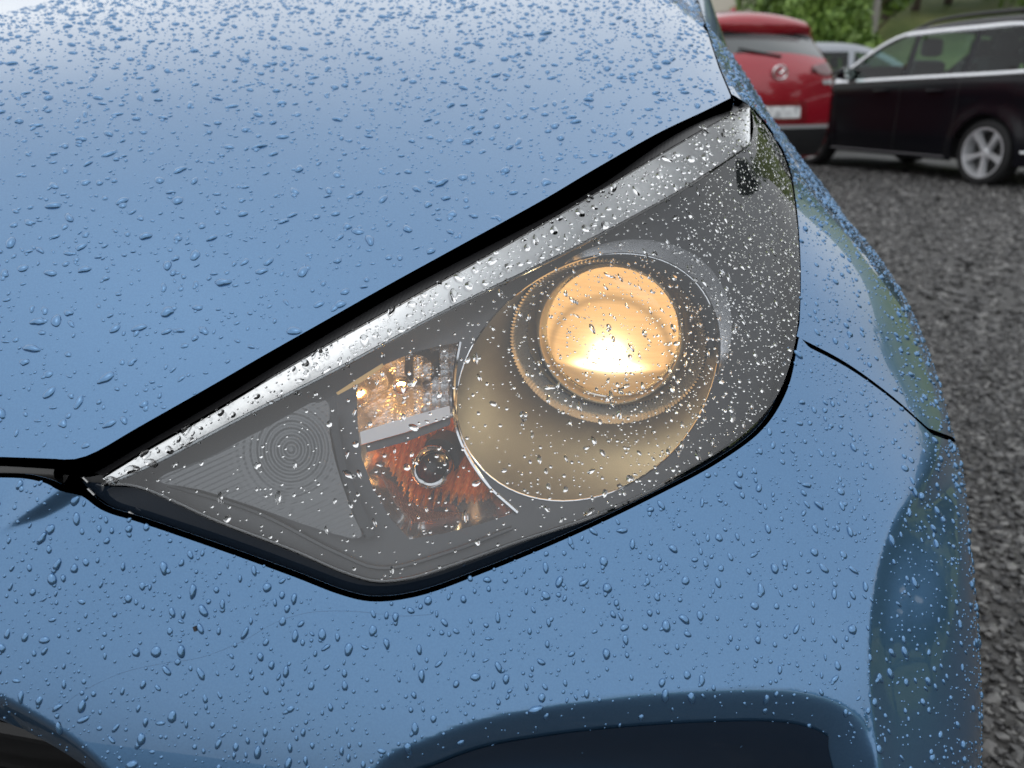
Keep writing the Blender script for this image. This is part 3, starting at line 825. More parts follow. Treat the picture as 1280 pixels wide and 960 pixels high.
pl = mb.build('projector_lens', GLOW, lamp); pl.location = (PX-.0010, YB-.023, PZ-.0015)

# --- indicator and side-lamp chamber left of the projector
_gx = np.arange(170, 700, 10.); _gy = np.arange(400, 720, 10.)
_g = np.stack(np.meshgrid(_gx, _gy), -1).reshape(-1, 2)
_gd = ((inner_pt(hit_skin(_g, .06)[0], .06)-CAM)@FW).reshape(len(_gy), len(_gx))
def depth60(q):
    fx = np.clip((q[:, 0]-_gx[0])/10, 0, len(_gx)-1.001); fy = np.clip((q[:, 1]-_gy[0])/10, 0, len(_gy)-1.001)
    i = fx.astype(int); j = fy.astype(int); a = fx-i; b = fy-j
    return _gd[j, i]*(1-a)*(1-b)+_gd[j, i+1]*a*(1-b)+_gd[j+1, i]*(1-a)*b+_gd[j+1, i+1]*a*b
def px_sheet(loop, step, inset_fn, holes=()):
    uvp, T = trim(np.asarray(loop, float), step, holes)
    ins = inset_fn(uvp); r = rays(uvp); d0 = depth60(uvp)
    P = CAM+r*(d0+(ins-.06)*1.15)[:, None]
    return P, T, uvp
wall_a = inner_pt(sig_uv, BI); wall_b = wall_a.mean(0)+(wall_a-wall_a.mean(0))*np.array([.62, .8, .8])+np.array([-.010, .045, .004])
strip('chamber_wall', np.r_[wall_a, wall_a[:1]], np.r_[wall_b, wall_b[:1]], FLUTE, lamp, 3)
def dense(L, k=5): L = np.asarray(L, float); return resample(np.r_[L, L[:1]], k)[:-1]
up_loop = dense([(436, 474), (480, 446), (545, 424), (582, 420), (574, 470), (572, 530), (450, 560), (438, 540)])
def flute(uvp): return .056+.009*np.abs(np.sin(uvp[:, 0]*PI/11.0))-.012*np.exp(-((uvp[:, 0]-502)**2+(uvp[:, 1]-480)**2)/900)*-1-.0018*np.sin(uvp[:, 1]*PI/9)*(uvp[:, 0] > 525)
P, T, q = px_sheet(up_loop, 2.2, flute); obj('side_lamp_reflector', P, T, FLUTE, lamp, False)
lo_loop = dense([(440, 552), (575, 520), (580, 560), (604, 600), (660, 642), (600, 668), (510, 690), (470, 640), (448, 590)])
def flute2(uvp): return .048+.005*np.abs(np.sin((uvp[:, 0]+.25*uvp[:, 1])*PI/10))+.014*np.exp(-((uvp[:, 0]-540)**2+(uvp[:, 1]-585)**2)/1800)
P, T, q = px_sheet(lo_loop, 2.2, flute2); obj('indicator_reflector', P, T, AMBER, lamp, False)
# dull ribbed band round the foot of the indicator
bd_loop = dense([(449, 566), (470, 580), (500, 622), (540, 640), (640, 640), (600, 658), (512, 676), (480, 636), (457, 595)], 4)
P, T, q = px_sheet(bd_loop, 1.6, lambda u: .046+.0012*np.abs(np.sin((u[:, 0]*.9-u[:, 1]*.25)*PI/3.2))); obj('indicator_ribbed_band', P, T, AMBER_DULL, lamp, False)
# pale bar between the two
def bar(name, L, ins, m):
    P, T, q = px_sheet(dense(L, 4), 4, lambda u: np.full(len(u), ins)); 
    return obj(name, P, T, m, lamp, False)
bar('divider_bar', [(447, 541), (500, 524), (562, 507), (563, 521), (505, 541), (451, 556)], .040, WHITEBAR)
bar('divider_underside', [(451, 556.5), (505, 541.5), (563, 521.5), (563, 531), (508, 552), (453, 567)], .043, BEZEL)
mb = MB(); mb.tube(px_curve([(575, 428), (569, 462), (567, 500), (572, 540), (588, 576), (612, 609), (647, 641)], BI-.002, 40), .0013, 6); mb.build('chamber_edge', CHROME, lamp)
# gold ribbed ledge over the side lamp
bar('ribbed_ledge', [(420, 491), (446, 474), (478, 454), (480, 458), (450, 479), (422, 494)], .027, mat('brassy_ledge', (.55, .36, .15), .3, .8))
# bulbs
def bulb_at(px, ins, r, name, m):
    c = px_curve([px, (px[0]+1, px[1])], ins, 2)[0]
    M = Matrix.Translation(Vector(c)) @ Mx
    mb = MB(); mb.lathe([(r*math.sin(t)*(1-.12*max(0, -math.cos(t))), r*1.25*math.cos(t)) for t in np.linspace(0.001, PI*.93, 14)], M, 22)
    return mb.build(name, m, lamp), c
BULB = thin_glass('bulb_glass', (.98, .80, .52), 1.5)
_, bc = bulb_at((502, 482), .042, .0060, 'side_lamp_bulb', BULB)
mb = MB(); mb.tube([bc+[-.0022, 0, .0008], bc+[-.001, -.0003, .0013], bc+[.001, -.0003, .0013], bc+[.0022, 0, .0008]], .0011, 6)
mb.build('filament', mat('hot_filament', (1, .6, .2), .5, emit=(1.0, .55, .20), estr=170.0), lamp)
mb = MB(); mb.lathe([(.0105, 0), (.0105, -.02), (.006, -.02)], Matrix.Translation(Vector(bc+[.004, .022, .003])) @ Mx, 20); mb.build('bulb_socket', BEZEL_DARK, lamp)
AMBGLASS = thin_glass('smoked_amber_glass', (.55, .34, .25), 1.5)
_, ic = bulb_at((541, 583), .038, .0135, 'indicator_bulb', AMBGLASS)
mb = MB(); mb.lathe([(.0001, 0), (.0125, 0), (.0125, -.014)], Matrix.Translation(Vector(ic+[.001, .012, .001])) @ Mx, 24); mb.build('indicator_socket', mat('dark_socket', (.03, .028, .027), .35), lamp)
# white peg on the bar
mb = MB(); pg = px_curve([(531, 512), (532, 512)], .036, 2)[0]; mb.lathe([(.0001, .003), (.002, .0025), (.0032, .001), (.0034, -.002)], Matrix.Translation(Vector(pg)) @ Mx, 16); mb.build('bar_peg', WHITEBAR, lamp)

# --- prismatic side panel with concentric rings at the inner end
tri = dense(catmull([(196, 600), (260, 572), (330, 536), (408, 500), (412, 540), (420, 580), (440, 640), (452, 672), (400, 662), (320, 634), (250, 612)], 3, True), 5)
def rings(u):
    r = np.hypot(u[:, 0]-364, (u[:, 1]-562)*.95); k = np.exp(-(r/62.)**4)
    return .0225+.00032*np.sin(r*2*PI/8.5)*k+.00034*np.sin((u[:, 0]*.45+u[:, 1])*2*PI/7.)*(1-k)*.6
P, T, q = px_sheet(tri, 1.8, rings); obj('prism_panel', P, T, PRISM, lamp)
arcp = dense([(412, 500), (420, 494), (424, 540), (434, 585), (452, 630), (470, 668), (456, 674), (442, 640), (424, 585), (414, 540)], 4)
P, T, q = px_sheet(arcp, 4, lambda u: np.full(len(u), .0225)); obj('panel_edge', P, T, BEZEL_DARK, lamp)
mb = MB(); mb.tube(px_curve([(210, 606), (320, 640), (420, 690), (475, 710), (560, 690), (640, 660)], .022, 40), .0014, 6); mb.build('bezel_piping', BEZEL, lamp)
# the off-frame twin lamp on the other side of the nose
twin = empty('headlight', parent=car)
for ch in (lens, housing, bez):
    c = mirrored(ch); c.parent = twin
# ------------------------------------------------------------------ rain: water drops standing on the panels
def drop_shape(nseg, nring, size, aspect, wob, ang):
    """outline radii per segment of one irregular drop"""
    t = np.linspace(0, 2*PI, nseg, endpoint=False)
    r = 1+wob*(.55*np.sin(2*t+rng.uniform(0, 6.28))+.45*np.sin(3*t+rng.uniform(0, 6.28))+.25*np.sin(5*t+rng.uniform(0, 6.28)))
    x = r*np.cos(t)*aspect; y = r*np.sin(t)/aspect
    c, s = math.cos(ang), math.sin(ang)
    return np.stack([x*c-y*s, x*s+y*c], -1)*size
def make_drop(P, N, size, aspect, wob, ang, height, closed=False, big=False, down=None):
    nseg, ringf = (20, (1, .93, .78, .52, .22)) if big else ((12, (1, .86, .5)) if size > .0011 else (9, (1, .78, .4)))
    z = N; g = np.array([0, 0, -1.0]) if down is None else down
    t1 = g-(g@z)*z; L = np.linalg.norm(t1)
    t1 = t1/L if L > .02 else np.array([1.0, 0, 0]); t2 = np.cross(z, t1)
    o = drop_shape(nseg, 0, size, aspect, wob, ang)
    V = []; F = []
    sink = .00012
    for k, f in enumerate(ringf):
        h = height*size*(max(0., 1-f**2.2))**.62
        sag = .10*size*(1-f)                                   # weight hangs towards the lower side
        V.append(P+np.outer(o[:, 0]*f+sag, t1)+np.outer(o[:, 1]*f, t2)+z*(h-(sink if k == 0 and not closed else -.00002)))
    V = np.concatenate(V); tip = P+t1*.1*size+z*height*size
    V = np.r_[V, [tip]]; n = nseg
    for k in range(len(ringf)-1):
        for i in range(n): F.append((k*n+i, k*n+(i+1) % n, (k+1)*n+(i+1) % n, (k+1)*n+i))
    b = (len(ringf)-1)*n; c = len(V)-1
    for i in range(n): F.append((b+i, b+(i+1) % n, c))
    if closed: F.append(tuple(range(n-1, -1, -1)))
    return V, F
DROPS = []      # (panel, P, N, size ...)
def scatter(panel, count, smin, smax, power, keep=None, gap=1.15, wob=.12, aspect=(1.0, 1.35), runny=0.0, closed=False, height=.62, aligned=False):
    P, N, T = STORE[panel][0]
    A = P[T[:, 0]]; B = P[T[:, 1]]; C = P[T[:, 2]]
    area = .5*np.linalg.norm(np.cross(B-A, C-A), axis=1)
    c3 = (A+B+C)/3; q, d = project(c3)
    w = area*(keep(c3, q, d) if keep is not None else 1.0)*(.18+.82*smoothstep(-.05, .22, N[T[:, 0], 2]))
    idx = rng.choice(len(T), count, p=w/w.sum())
    u = rng.random((count, 2)); f = u.sum(1) > 1; u[f] = 1-u[f]
    X = A[idx]+(B-A)[idx]*u[:, :1]+(C-A)[idx]*u[:, 1:]
    n0, n1, n2 = N[T[idx, 0]], N[T[idx, 1]], N[T[idx, 2]]
    NN = n0*(1-u.sum(1))[:, None]+n1*u[:, :1]+n2*u[:, 1:]; NN /= np.linalg.norm(NN, axis=1)[:, None]
    size = smin*(1-rng.random(count)*(1-(smin/smax)**power))**(-1/power)
    order = np.argsort(-size); cell = .006; grid = {}; out = []
    for i in order:
        p = X[i]; k = tuple((p//cell).astype(int)); ok = True
        rad = int(math.ceil((size[i]*gap+smax*gap)/cell)) if size[i] > .002 else 1
        rad = min(rad, 2)
        for a in range(-rad, rad+1):
            for b in range(-rad, rad+1):
                for c in range(-rad, rad+1):
                    for (pp, ss) in grid.get((k[0]+a, k[1]+b, k[2]+c), ()):
                        if (p[0]-pp[0])**2+(p[1]-pp[1])**2+(p[2]-pp[2])**2 < (gap*(size[i]+ss))**2: ok = False; break
                    if not ok: break
                if not ok: break
            if not ok: break
        if not ok: continue
        grid.setdefault(k, []).append((p, size[i])); out.append(i)
    for i in out:
        asp = rng.uniform(*aspect)
        if size[i] < .0012: asp = rng.uniform(1, 1.12)
        an = rng.normal(0, .25) if (aligned or rng.random() < runny) else rng.uniform(0, PI)
        wb = wob*rng.uniform(.3, 1.6) if size[i] > .0012 else .04
        DROPS.append((panel, X[i], NN[i], size[i], asp, wb, an, height*rng.uniform(.75, 1.15), closed))
        # now and then two drops have run together
        if size[i] > .0019 and rng.random() < .28:
            z = NN[i]; g = np.array([0, 0, -1.0]); t1 = g-(g@z)*z; L = np.linalg.norm(t1); t1 = t1/L if L > .02 else np.array([1., 0, 0]); t2 = np.cross(z, t1)
            a = rng.normal(0, .7) if rng.random() < .6 else rng.uniform(0, 2*PI); s2 = size[i]*rng.uniform(.45, .8)
            DROPS.append((panel, X[i]+(t1*math.cos(a)+t2*math.sin(a))*(size[i]*.75+s2*.55), z, s2, rng.uniform(1, 1.3), wb, a, height*.8, closed))
inview = lambda c, q, d: ((q[:, 0] > -160) & (q[:, 0] < 1330) & (q[:, 1] > -70) & (q[:, 1] < 1040))*1.0+.12
scatter('hood', 16000, .0007, .0042, 1.45, lambda c, q, d: inview(c, q, d)*(c[:, 0] > -.1)*(poly_dist(c[:, :2], hl[::4]) > .0055), aspect=(1.0, 1.5), wob=.18, height=.50)
scatter('bumper', 6800, .0005, .0030, 1.6, lambda c, q, d: inview(c, q, d)*(1-.35*(q[:, 0] > 1090)), aspect=(1.05, 1.5), runny=.75, height=.62)
scatter('fender', 6500, .0005, .0027, 1.5, lambda c, q, d: inview(c, q, d)*(c[:, 1] < .95), aspect=(1.05, 1.45), runny=.6, height=.6)
scatter('lens', 2300, .00045, .0026, 1.5, lambda c, q, d: .35+.65*np.clip((q[:, 0]-560)/400, 0, 1), aspect=(1.05, 1.7), runny=.7, closed=True, height=.26, wob=.2)
scatter('lens', 1500, .0004, .0015, 1.8, lambda c, q, d: .02+1.0*np.clip((q[:, 0]-700)/250, 0, 1)+.8*np.exp(-((q[:, 0]-720)**2+(q[:, 1]-470)**2)/9000), aspect=(1.05, 1.6), runny=.7, closed=True, height=.40)
scatter('chamfer', 1100, .0005, .0034, 1.4, None, aspect=(1.0, 1.5), closed=True, height=.42)
px_size = np.array([d_[3]*d_[4]/max(.2, (d_[1]-CAM)@FW) for d_ in DROPS])
_q, _d = project(np.array([d_[1] for d_ in DROPS]))
vis = (_q[:, 0] > 0) & (_q[:, 0] < 1280) & (_q[:, 1] > 0) & (_q[:, 1] < 960)
rank = np.argsort(-(px_size*vis)); largest = set(rank[:280].tolist())
OWNER = {'hood': hood, 'bumper': bumper, 'fender': fender, 'lens': lens, 'chamfer': lens}
pool = {}
for i, (pn, P, N, size, asp, wb, an, h, closed) in enumerate(DROPS):
    big = i in largest
    V, F = make_drop(P, N, size, asp, wb, an, h, closed, big or size > .0024)
    if big:
        obj('raindrop', V, F, WATER if pn in ('lens', 'chamfer') else WETBLUE, OWNER[pn])
    else:
        vs, fs = pool.setdefault(pn, ([], [])); b = sum(len(v) for v in vs) if False else pool[pn+'#'] if pn+'#' in pool else 0
        vs.append(V); fs.extend([tuple(k+b for k in f) for f in F]); pool[pn+'#'] = b+len(V)
for pn in ('hood', 'bumper', 'fender', 'lens', 'chamfer'):
    vs, fs = pool[pn]
    o = obj('small_raindrops', np.concatenate(vs), fs, WATER if pn in ('lens', 'chamfer') else WETBLUE, OWNER[pn]); o['kind'] = 'stuff'
# ------------------------------------------------------------------ ground, gravel, hillside
GROUND = mat('wet_gravel_ground', (.09, .088, .085), .55)
noise_color(GROUND, (.022, .021, .020), (.10, .098, .094), 38, 8, .35, .68)
bump(GROUND, 60, .9, .02, detail=8)
STONE = mat('wet_stone', (.14, .137, .132), .32)
n, l, b = nodes(STONE)
gi = n.new('ShaderNodeNewGeometry'); r_ = n.new('ShaderNodeValToRGB')
e = r_.color_ramp.elements; e[0].color = (.022, .021, .021, 1); e[1].position = .97; e[1].color = (.20, .196, .188, 1)
k = e.new(.45); k.color = (.068, .067, .067, 1); k = e.new(.75); k.color = (.105, .103, .10, 1)
l.new(gi.outputs['Random Per Island'], r_.inputs['Fac']); l.new(r_.outputs['Color'], b.inputs['Base Color'])
GRASS = mat('hillside_grass', (.07, .12, .03), .8)
noise_color(GRASS, (.085, .15, .035), (.30, .32, .12), .55, 7, .32, .72)
bump(GRASS, 9, .8, .15, detail=6)
def ground_h(x, y):
    """flat yard, then a hillside that climbs away behind the parked cars and round to the right"""
    u = np.maximum(0, (y-23)+.10*np.maximum(0, x-6)); v = np.maximum(0, x-26)
    return .30*u*smoothstep(0, 14, u)+.22*v*smoothstep(0, 12, v)
gx = np.r_[-400, -200, -100, -60, np.arange(-40, 60.1, 2.5), 80, 120, 200, 400]; gy = np.r_[-400, -200, -100, -60, np.arange(-40, 90.1, 2.5), 120, 160, 220, 400]
Xg, Yg = np.meshgrid(gx, gy); Zg = ground_h(Xg, Yg)+np.where(Yg > 24, .25*np.sin(Xg*.7+1.3)*np.sin(Yg*.45), 0)*np.clip((Yg-24)/8, 0, 1)
Zg = np.minimum(Zg, 28+.02*np.abs(Xg))
V = np.stack([Xg, Yg, Zg], -1).reshape(-1, 3); w_ = len(gx)
F = [(j*w_+i, j*w_+i+1, (j+1)*w_+i+1, (j+1)*w_+i) for j in range(len(gy)-1) for i in range(w_-1)]
fm = [1 if (V[f[0], 1] >= 21.9 or V[f[0], 0] >= 24.9) else 0 for f in F]
ground = obj('ground', V, F, None, None, True, mats=[GROUND, GRASS], fm=fm); tag(ground, kind='structure')
# loose stones
def stone_base(seed):
    r = np.random.default_rng(seed); bm = bmesh.new(); bmesh.ops.create_icosphere(bm, subdivisions=1, radius=1)
    V = np.array([v.co[:] for v in bm.verts]); bm.verts.index_update(); F = np.array([[v.index for v in f.verts] for f in bm.faces]); bm.free()
    V = V*(1+r.uniform(-.28, .28, (len(V), 1)))*np.array([1, r.uniform(.65, .95), r.uniform(.45, .75)])
    return V, F
bases = [stone_base(s) for s in range(6)]
def stones(n, xr, yr, smin, smax, keep):
    x = rng.uniform(*xr, n); y = rng.uniform(*yr, n); ok = keep(x, y); x, y = x[ok], y[ok]; m = len(x)
    s = smin*(smax/smin)**rng.random(m)**1.4; a = rng.uniform(0, 2*PI, m); kind = rng.integers(0, 6, m); tl = rng.normal(0, .3, m)
    Vs = []; Fs = []; base = 0
    for k in range(6):
        id_ = np.where(kind == k)[0]; B, Fb = bases[k]
        c, sn = np.cos(a[id_]), np.sin(a[id_])
        bx = B[None, :, 0]*s[id_, None]; by = B[None, :, 1]*s[id_, None]; bz = (B[None, :, 2]+B[None, :, 0]*tl[id_, None])*s[id_, None]
        P = np.stack([bx*c[:, None]-by*sn[:, None]+x[id_, None], bx*sn[:, None]+by*c[:, None]+y[id_, None], bz+s[id_, None]*.25], -1)
        Vs.append(P.reshape(-1, 3)); Fs.append((Fb[None]+np.arange(len(id_))[:, None, None]*len(B)).reshape(-1, 3)+base); base += len(id_)*len(B)
    return np.concatenate(Vs), np.concatenate(Fs)
near = stones(40000, (.85, 2.6), (-.2, 3.4), .0045, .0135, lambda x, y: (x > .93) & (x < 1.45+.42*np.maximum(0, y)))
far_ = stones(26000, (.6, 6.0), (3.2, 11), .009, .026, lambda x, y: x < 1.5+.5*y)
gv = np.r_[near[0], far_[0]]; gf = np.r_[near[1], far_[1]+len(near[0])]
gravel = obj('gravel', gv, gf, STONE, None, False); tag(gravel, 'wet grey loose gravel covering the yard', 'gravel', kind='stuff')

# ------------------------------------------------------------------ trees and bushes
LEAF = {}
def leaf_mat(name, c1, c2):
    m = mat(name, c1, .55); n, l, b = nodes(m)
    g = n.new('ShaderNodeNewGeometry'); r = n.new('ShaderNodeValToRGB'); r.color_ramp.elements[0].color = (*c1, 1); r.color_ramp.elements[1].color = (*c2, 1)
    l.new(g.outputs['Random Per Island'], r.inputs['Fac']); l.new(r.outputs['Color'], b.inputs['Base Color'])
    b.inputs['Subsurface Weight'].default_value = 0.0
    return m
LEAF['bright'] = leaf_mat('bright_green_leaves', (.09, .18, .028), (.24, .36, .075))
LEAF['mid'] = leaf_mat('mid_green_leaves', (.06, .12, .022), (.16, .25, .05))
LEAF['dark'] = leaf_mat('dark_green_leaves', (.016, .038, .012), (.045, .085, .024))
BARK = mat('bark', (.08, .06, .045), .85); bump(BARK, 25, .6, .02)
def plant(name, label, cat, pos, height, radius, trunk_h, leaf, nleaf, group, squash=1.0, lsize=.16, nblob=16):
    root = empty(name, pos); tag(root, label, cat, group)
    mb = MB(); top = height-radius*squash*.7
    P = [(0, 0, -.1), (.04*height*.1, .02, trunk_h*.5), (.0, .05, max(trunk_h, top*.8))]
    mb.tube(P, np.array([.045, .038, .02])*height*.5, 8)
    for k in range(6):
        a = k*1.1; z0 = max(.2, trunk_h*.7)+k*.05*height*.3
        mb.tube([(0, 0, z0), (radius*.35*math.cos(a), radius*.35*math.sin(a), z0+radius*.35), (radius*.7*math.cos(a), radius*.7*math.sin(a), z0+radius*.75)], np.array([.018, .012, .005])*height*.5, 6)
    mb.build('trunk', BARK, root)
    # clumps of leaves spread through the crown
    zc = trunk_h+(height-trunk_h)/2; hz = (height-trunk_h)/2
    cen = []; rad = []
    for k in range(nblob):
        v = rng.normal(size=3); v /= np.linalg.norm(v); q = rng.uniform(.35, .85)
        cen.append((v[0]*radius*q, v[1]*radius*q, zc+v[2]*hz*q)); rad.append(rng.uniform(.28, .5)*min(radius, hz*1.2))
    cen = np.array(cen); rad = np.array(rad)
    id_ = rng.integers(0, nblob, nleaf); v = rng.normal(size=(nleaf, 3)); v /= np.linalg.norm(v, axis=1)[:, None]
    C = cen[id_]+v*(rad[id_]*rng.uniform(.55, 1.05, nleaf))[:, None]
    C[:, 2] = np.maximum(C[:, 2], .05)
    d1 = rng.normal(size=(nleaf, 3))+v*.6; d1 /= np.linalg.norm(d1, axis=1)[:, None]
    d2 = np.cross(d1, rng.normal(size=(nleaf, 3))); d2 /= np.linalg.norm(d2, axis=1)[:, None]
    s = lsize*rng.uniform(.6, 1.3, nleaf)[:, None]
    V = np.stack([C-d1*s, C+d2*s*.45, C+d1*s, C-d2*s*.45], 1).reshape(-1, 3); F = np.arange(nleaf*4).reshape(-1, 4)
    obj('crown', V, F, leaf, root, False)
    return root
def spot(px, D):
    """ground position seen in column px at ground distance D from the camera"""
    r = rays([(px, 116)])[0]; q = CAM[:2]+r[:2]/np.hypot(*r[:2])*D
    return (q[0], q[1], float(ground_h(np.array([q[0]]), np.array([q[1]]))[0]))
bg_bushes = [(966, 20.5, 3.7, 1.05, 'mid', 'mid green bush behind the red car, beside the pale house'),
             (1006, 19.5, 3.5, 1.10, 'bright', 'bright green rounded bush directly behind the red and silver cars'),
             (1034, 22.0, 3.6, .95, 'bright', 'light green bush just beside the foot of the grey pole')]
for px, D, h, r, lf, lab in bg_bushes:
    plant('bush', lab, 'bush', spot(px, D), h, r, .25, LEAF[lf], 5200, 'bushes along the foot of the hill', lsize=.10, nblob=22)
bg_trees = [(1092, 36, 7, 2.3, 'dark', 'dark evergreen tree behind the pole on the hill'), (1128, 37, 7, 2.4, 'dark', 'dark tree on the hill, second from the pole'),
            (1166, 38, 7, 2.3, 'dark', 'dark tree on the hill above the whip aerial'), (1066, 33, 7, 1.8, 'mid', 'green tree at the hill foot above the light bush'),
            (1262, 36, 6.5, 2.4, 'bright', 'bright green tree above the rear roof of the black estate'), (1212, 39, 8, 2.6, 'mid', 'mid green tree high on the hill above the roof rail'),
            (1300, 36, 7, 3.2, 'bright', 'bright green tree at the frame edge above the black estate'),
            (930, 40, 9, 3.6, 'mid', 'tall green tree behind the pale house')]
for px, D, h, r, lf, lab in bg_trees:
    plant('tree', lab, 'tree', spot(px, D), h, r, .5, LEAF[lf], 4600, 'trees on the hillside', lsize=.22, nblob=20)
# trees standing right of the yard, outside the picture: they show as dark shapes in the wet paint
for i, (x, y, h, r, lf) in enumerate([(17.5, 1.0, 6.0, 2.6, 'dark'), (19.5, 5.5, 7.0, 3.0, 'dark'), (19, -4.5, 6.5, 2.8, 'dark'), (17, 10.5, 7.5, 3.0, 'dark'), (13, -9.5, 6.0, 2.6, 'dark'), (20, 16, 8, 3.2, 'mid')]):
    plant('tree', ['dark leafy tree standing off to the right of the yard', 'dark tree second along the right of the yard', 'dark tree nearer the camera at the right of the yard', 'dark tree far along the right of the yard', 'dark tree behind the camera at the yard edge', 'green tree at the back right corner of the yard'][i], 'tree', (x, y, 0), h, r, 1.2, LEAF[lf], 3500, 'trees along the right of the yard', lsize=.24, nblob=18)
# ------------------------------------------------------------------ grey pole
p0 = spot(1080, 24.5); pole = empty('utility_pole', p0); tag(pole, 'weathered grey pole standing at the foot of the green hill', 'pole')
mb = MB(); mb.tube([(0, 0, -.3), (0, 0, 3.5), (.02, 0, 7.5)], np.array([.11, .10, .085]), 12); mb.build('shaft', mat('weathered_wood', (.25, .24, .22), .8), pole)
mb = MB(); mb.box((0, 0, 7.1), (1.6, .1, .12)); mb.build('crossarm', mat('grey_timber', (.16, .15, .14), .8), pole)
# ------------------------------------------------------------------ pale house behind the red car
h0 = spot(884, 21.0); house = empty('house', h0, math.radians(-12)); tag(house, 'cream rendered house whose corner shows above the red car', 'house')
CREAM = mat('cream_render', (.62, .57, .48), .85); bump(CREAM, 60, .2, .01)
mb = MB(); mb.box((-3.0, 3.0, 2.3), (8.0, 6.0, 4.8)); mb.build('wall', CREAM, house, sharp=30)
mb = MB(); mb.add([(-7.3, -.4, 4.65), (1.35, -.4, 4.65), (1.35, 6.4, 4.65), (-7.3, 6.4, 4.65), (-7.3, 3, 7.0), (1.35, 3, 7.0)], [(0, 1, 5, 4), (2, 3, 4, 5), (1, 2, 5), (3, 0, 4), (0, 3, 2, 1)])
roof = mb.build('roof', mat('slate', (.09, .09, .1), .6), house, sharp=20)
for wx in (-5.2, -2.6, -.4):
    mb = MB(); mb.box((wx, -.03, 1.6), (1.0, .06, 1.1)); fr = mb.build('window', mat('white_window_frame', (.75, .75, .74), .5), house)
    mb = MB(); mb.box((wx, -.075, 1.6), (.86, .03, .96)); mb.build('pane', mat('dark_pane', (.02, .025, .03), .05), fr)
# ------------------------------------------------------------------ parked cars in the background
GLASS_DARK = thin_glass('tinted_glass', (.58, .75, .71), 1.5)
TYRE = mat('tyre', (.018, .018, .019), .75)
ALLOY = mat('alloy', (.66, .67, .69), .32, .35)
PLASTIC = mat('black_plastic', (.016, .016, .018), .45)
INTERIOR = mat('dark_interior', (.03, .03, .033), .7)
STRIPCHROME = mat('bright_trim', (.80, .81, .83), .15, .9)
def wheel(root, c, R_, wdt, side, spokes=5):
    """wheel with tyre and alloy; side = +1 faces +y"""
    Mw = Matrix.Translation(Vector(c)) @ Matrix(((1, 0, 0, 0), (0, 0, side, 0), (0, -side, 0, 0), (0, 0, 0, 1)))
    w = empty('wheel', parent=root)
    mb = MB(); mb.lathe([(R_*.74, wdt*.42), (R_*.79, wdt*.5), (R_*.9, wdt*.5), (R_*.98, wdt*.40), (R_, wdt*.2), (R_, -wdt*.2), (R_*.98, -wdt*.4), (R_*.9, -wdt*.5), (R_*.66, -wdt*.48)], Mw, 40); mb.build('tyre', TYRE, w)
    mb = MB(); mb.lathe([(R_*.78, wdt*.40), (R_*.76, wdt*.47), (R_*.71, wdt*.47), (R_*.69, wdt*.30), (R_*.68, -wdt*.3)], Mw, 40)
    mb.lathe([(.001, wdt*.36), (R_*.10, wdt*.38), (R_*.15, wdt*.30), (R_*.15, wdt*.1)], Mw, 20)
    for k in range(spokes):
        a = 2*PI*k/spokes+.32; c_, s_ = math.cos(a), math.sin(a)
        def pt(r, t, h): return Mw @ Vector((r*c_-t*s_, r*s_+t*c_, h))
        q = []
        for r, t, h in ((R_*.12, R_*.085, wdt*.33), (R_*.38, R_*.075, wdt*.37), (R_*.72, R_*.14, wdt*.42)):
            q += [pt(r, -t, h-.05), pt(r, -t*.75, h), pt(r, t*.75, h), pt(r, t, h-.05)]
        mb.add(q, [(0, 1, 5, 4), (1, 2, 6, 5), (2, 3, 7, 6), (4, 5, 9, 8), (5, 6, 10, 9), (6, 7, 11, 10)])
    mb.build('rim', ALLOY, w)
    mb = MB(); mb.lathe([(.001, -wdt*.05), (R_*.6, -wdt*.05)], Mw, 24); mb.build('brake_disc', mat('brake_steel', (.07, .07, .07), .4, .5), w)
    return w
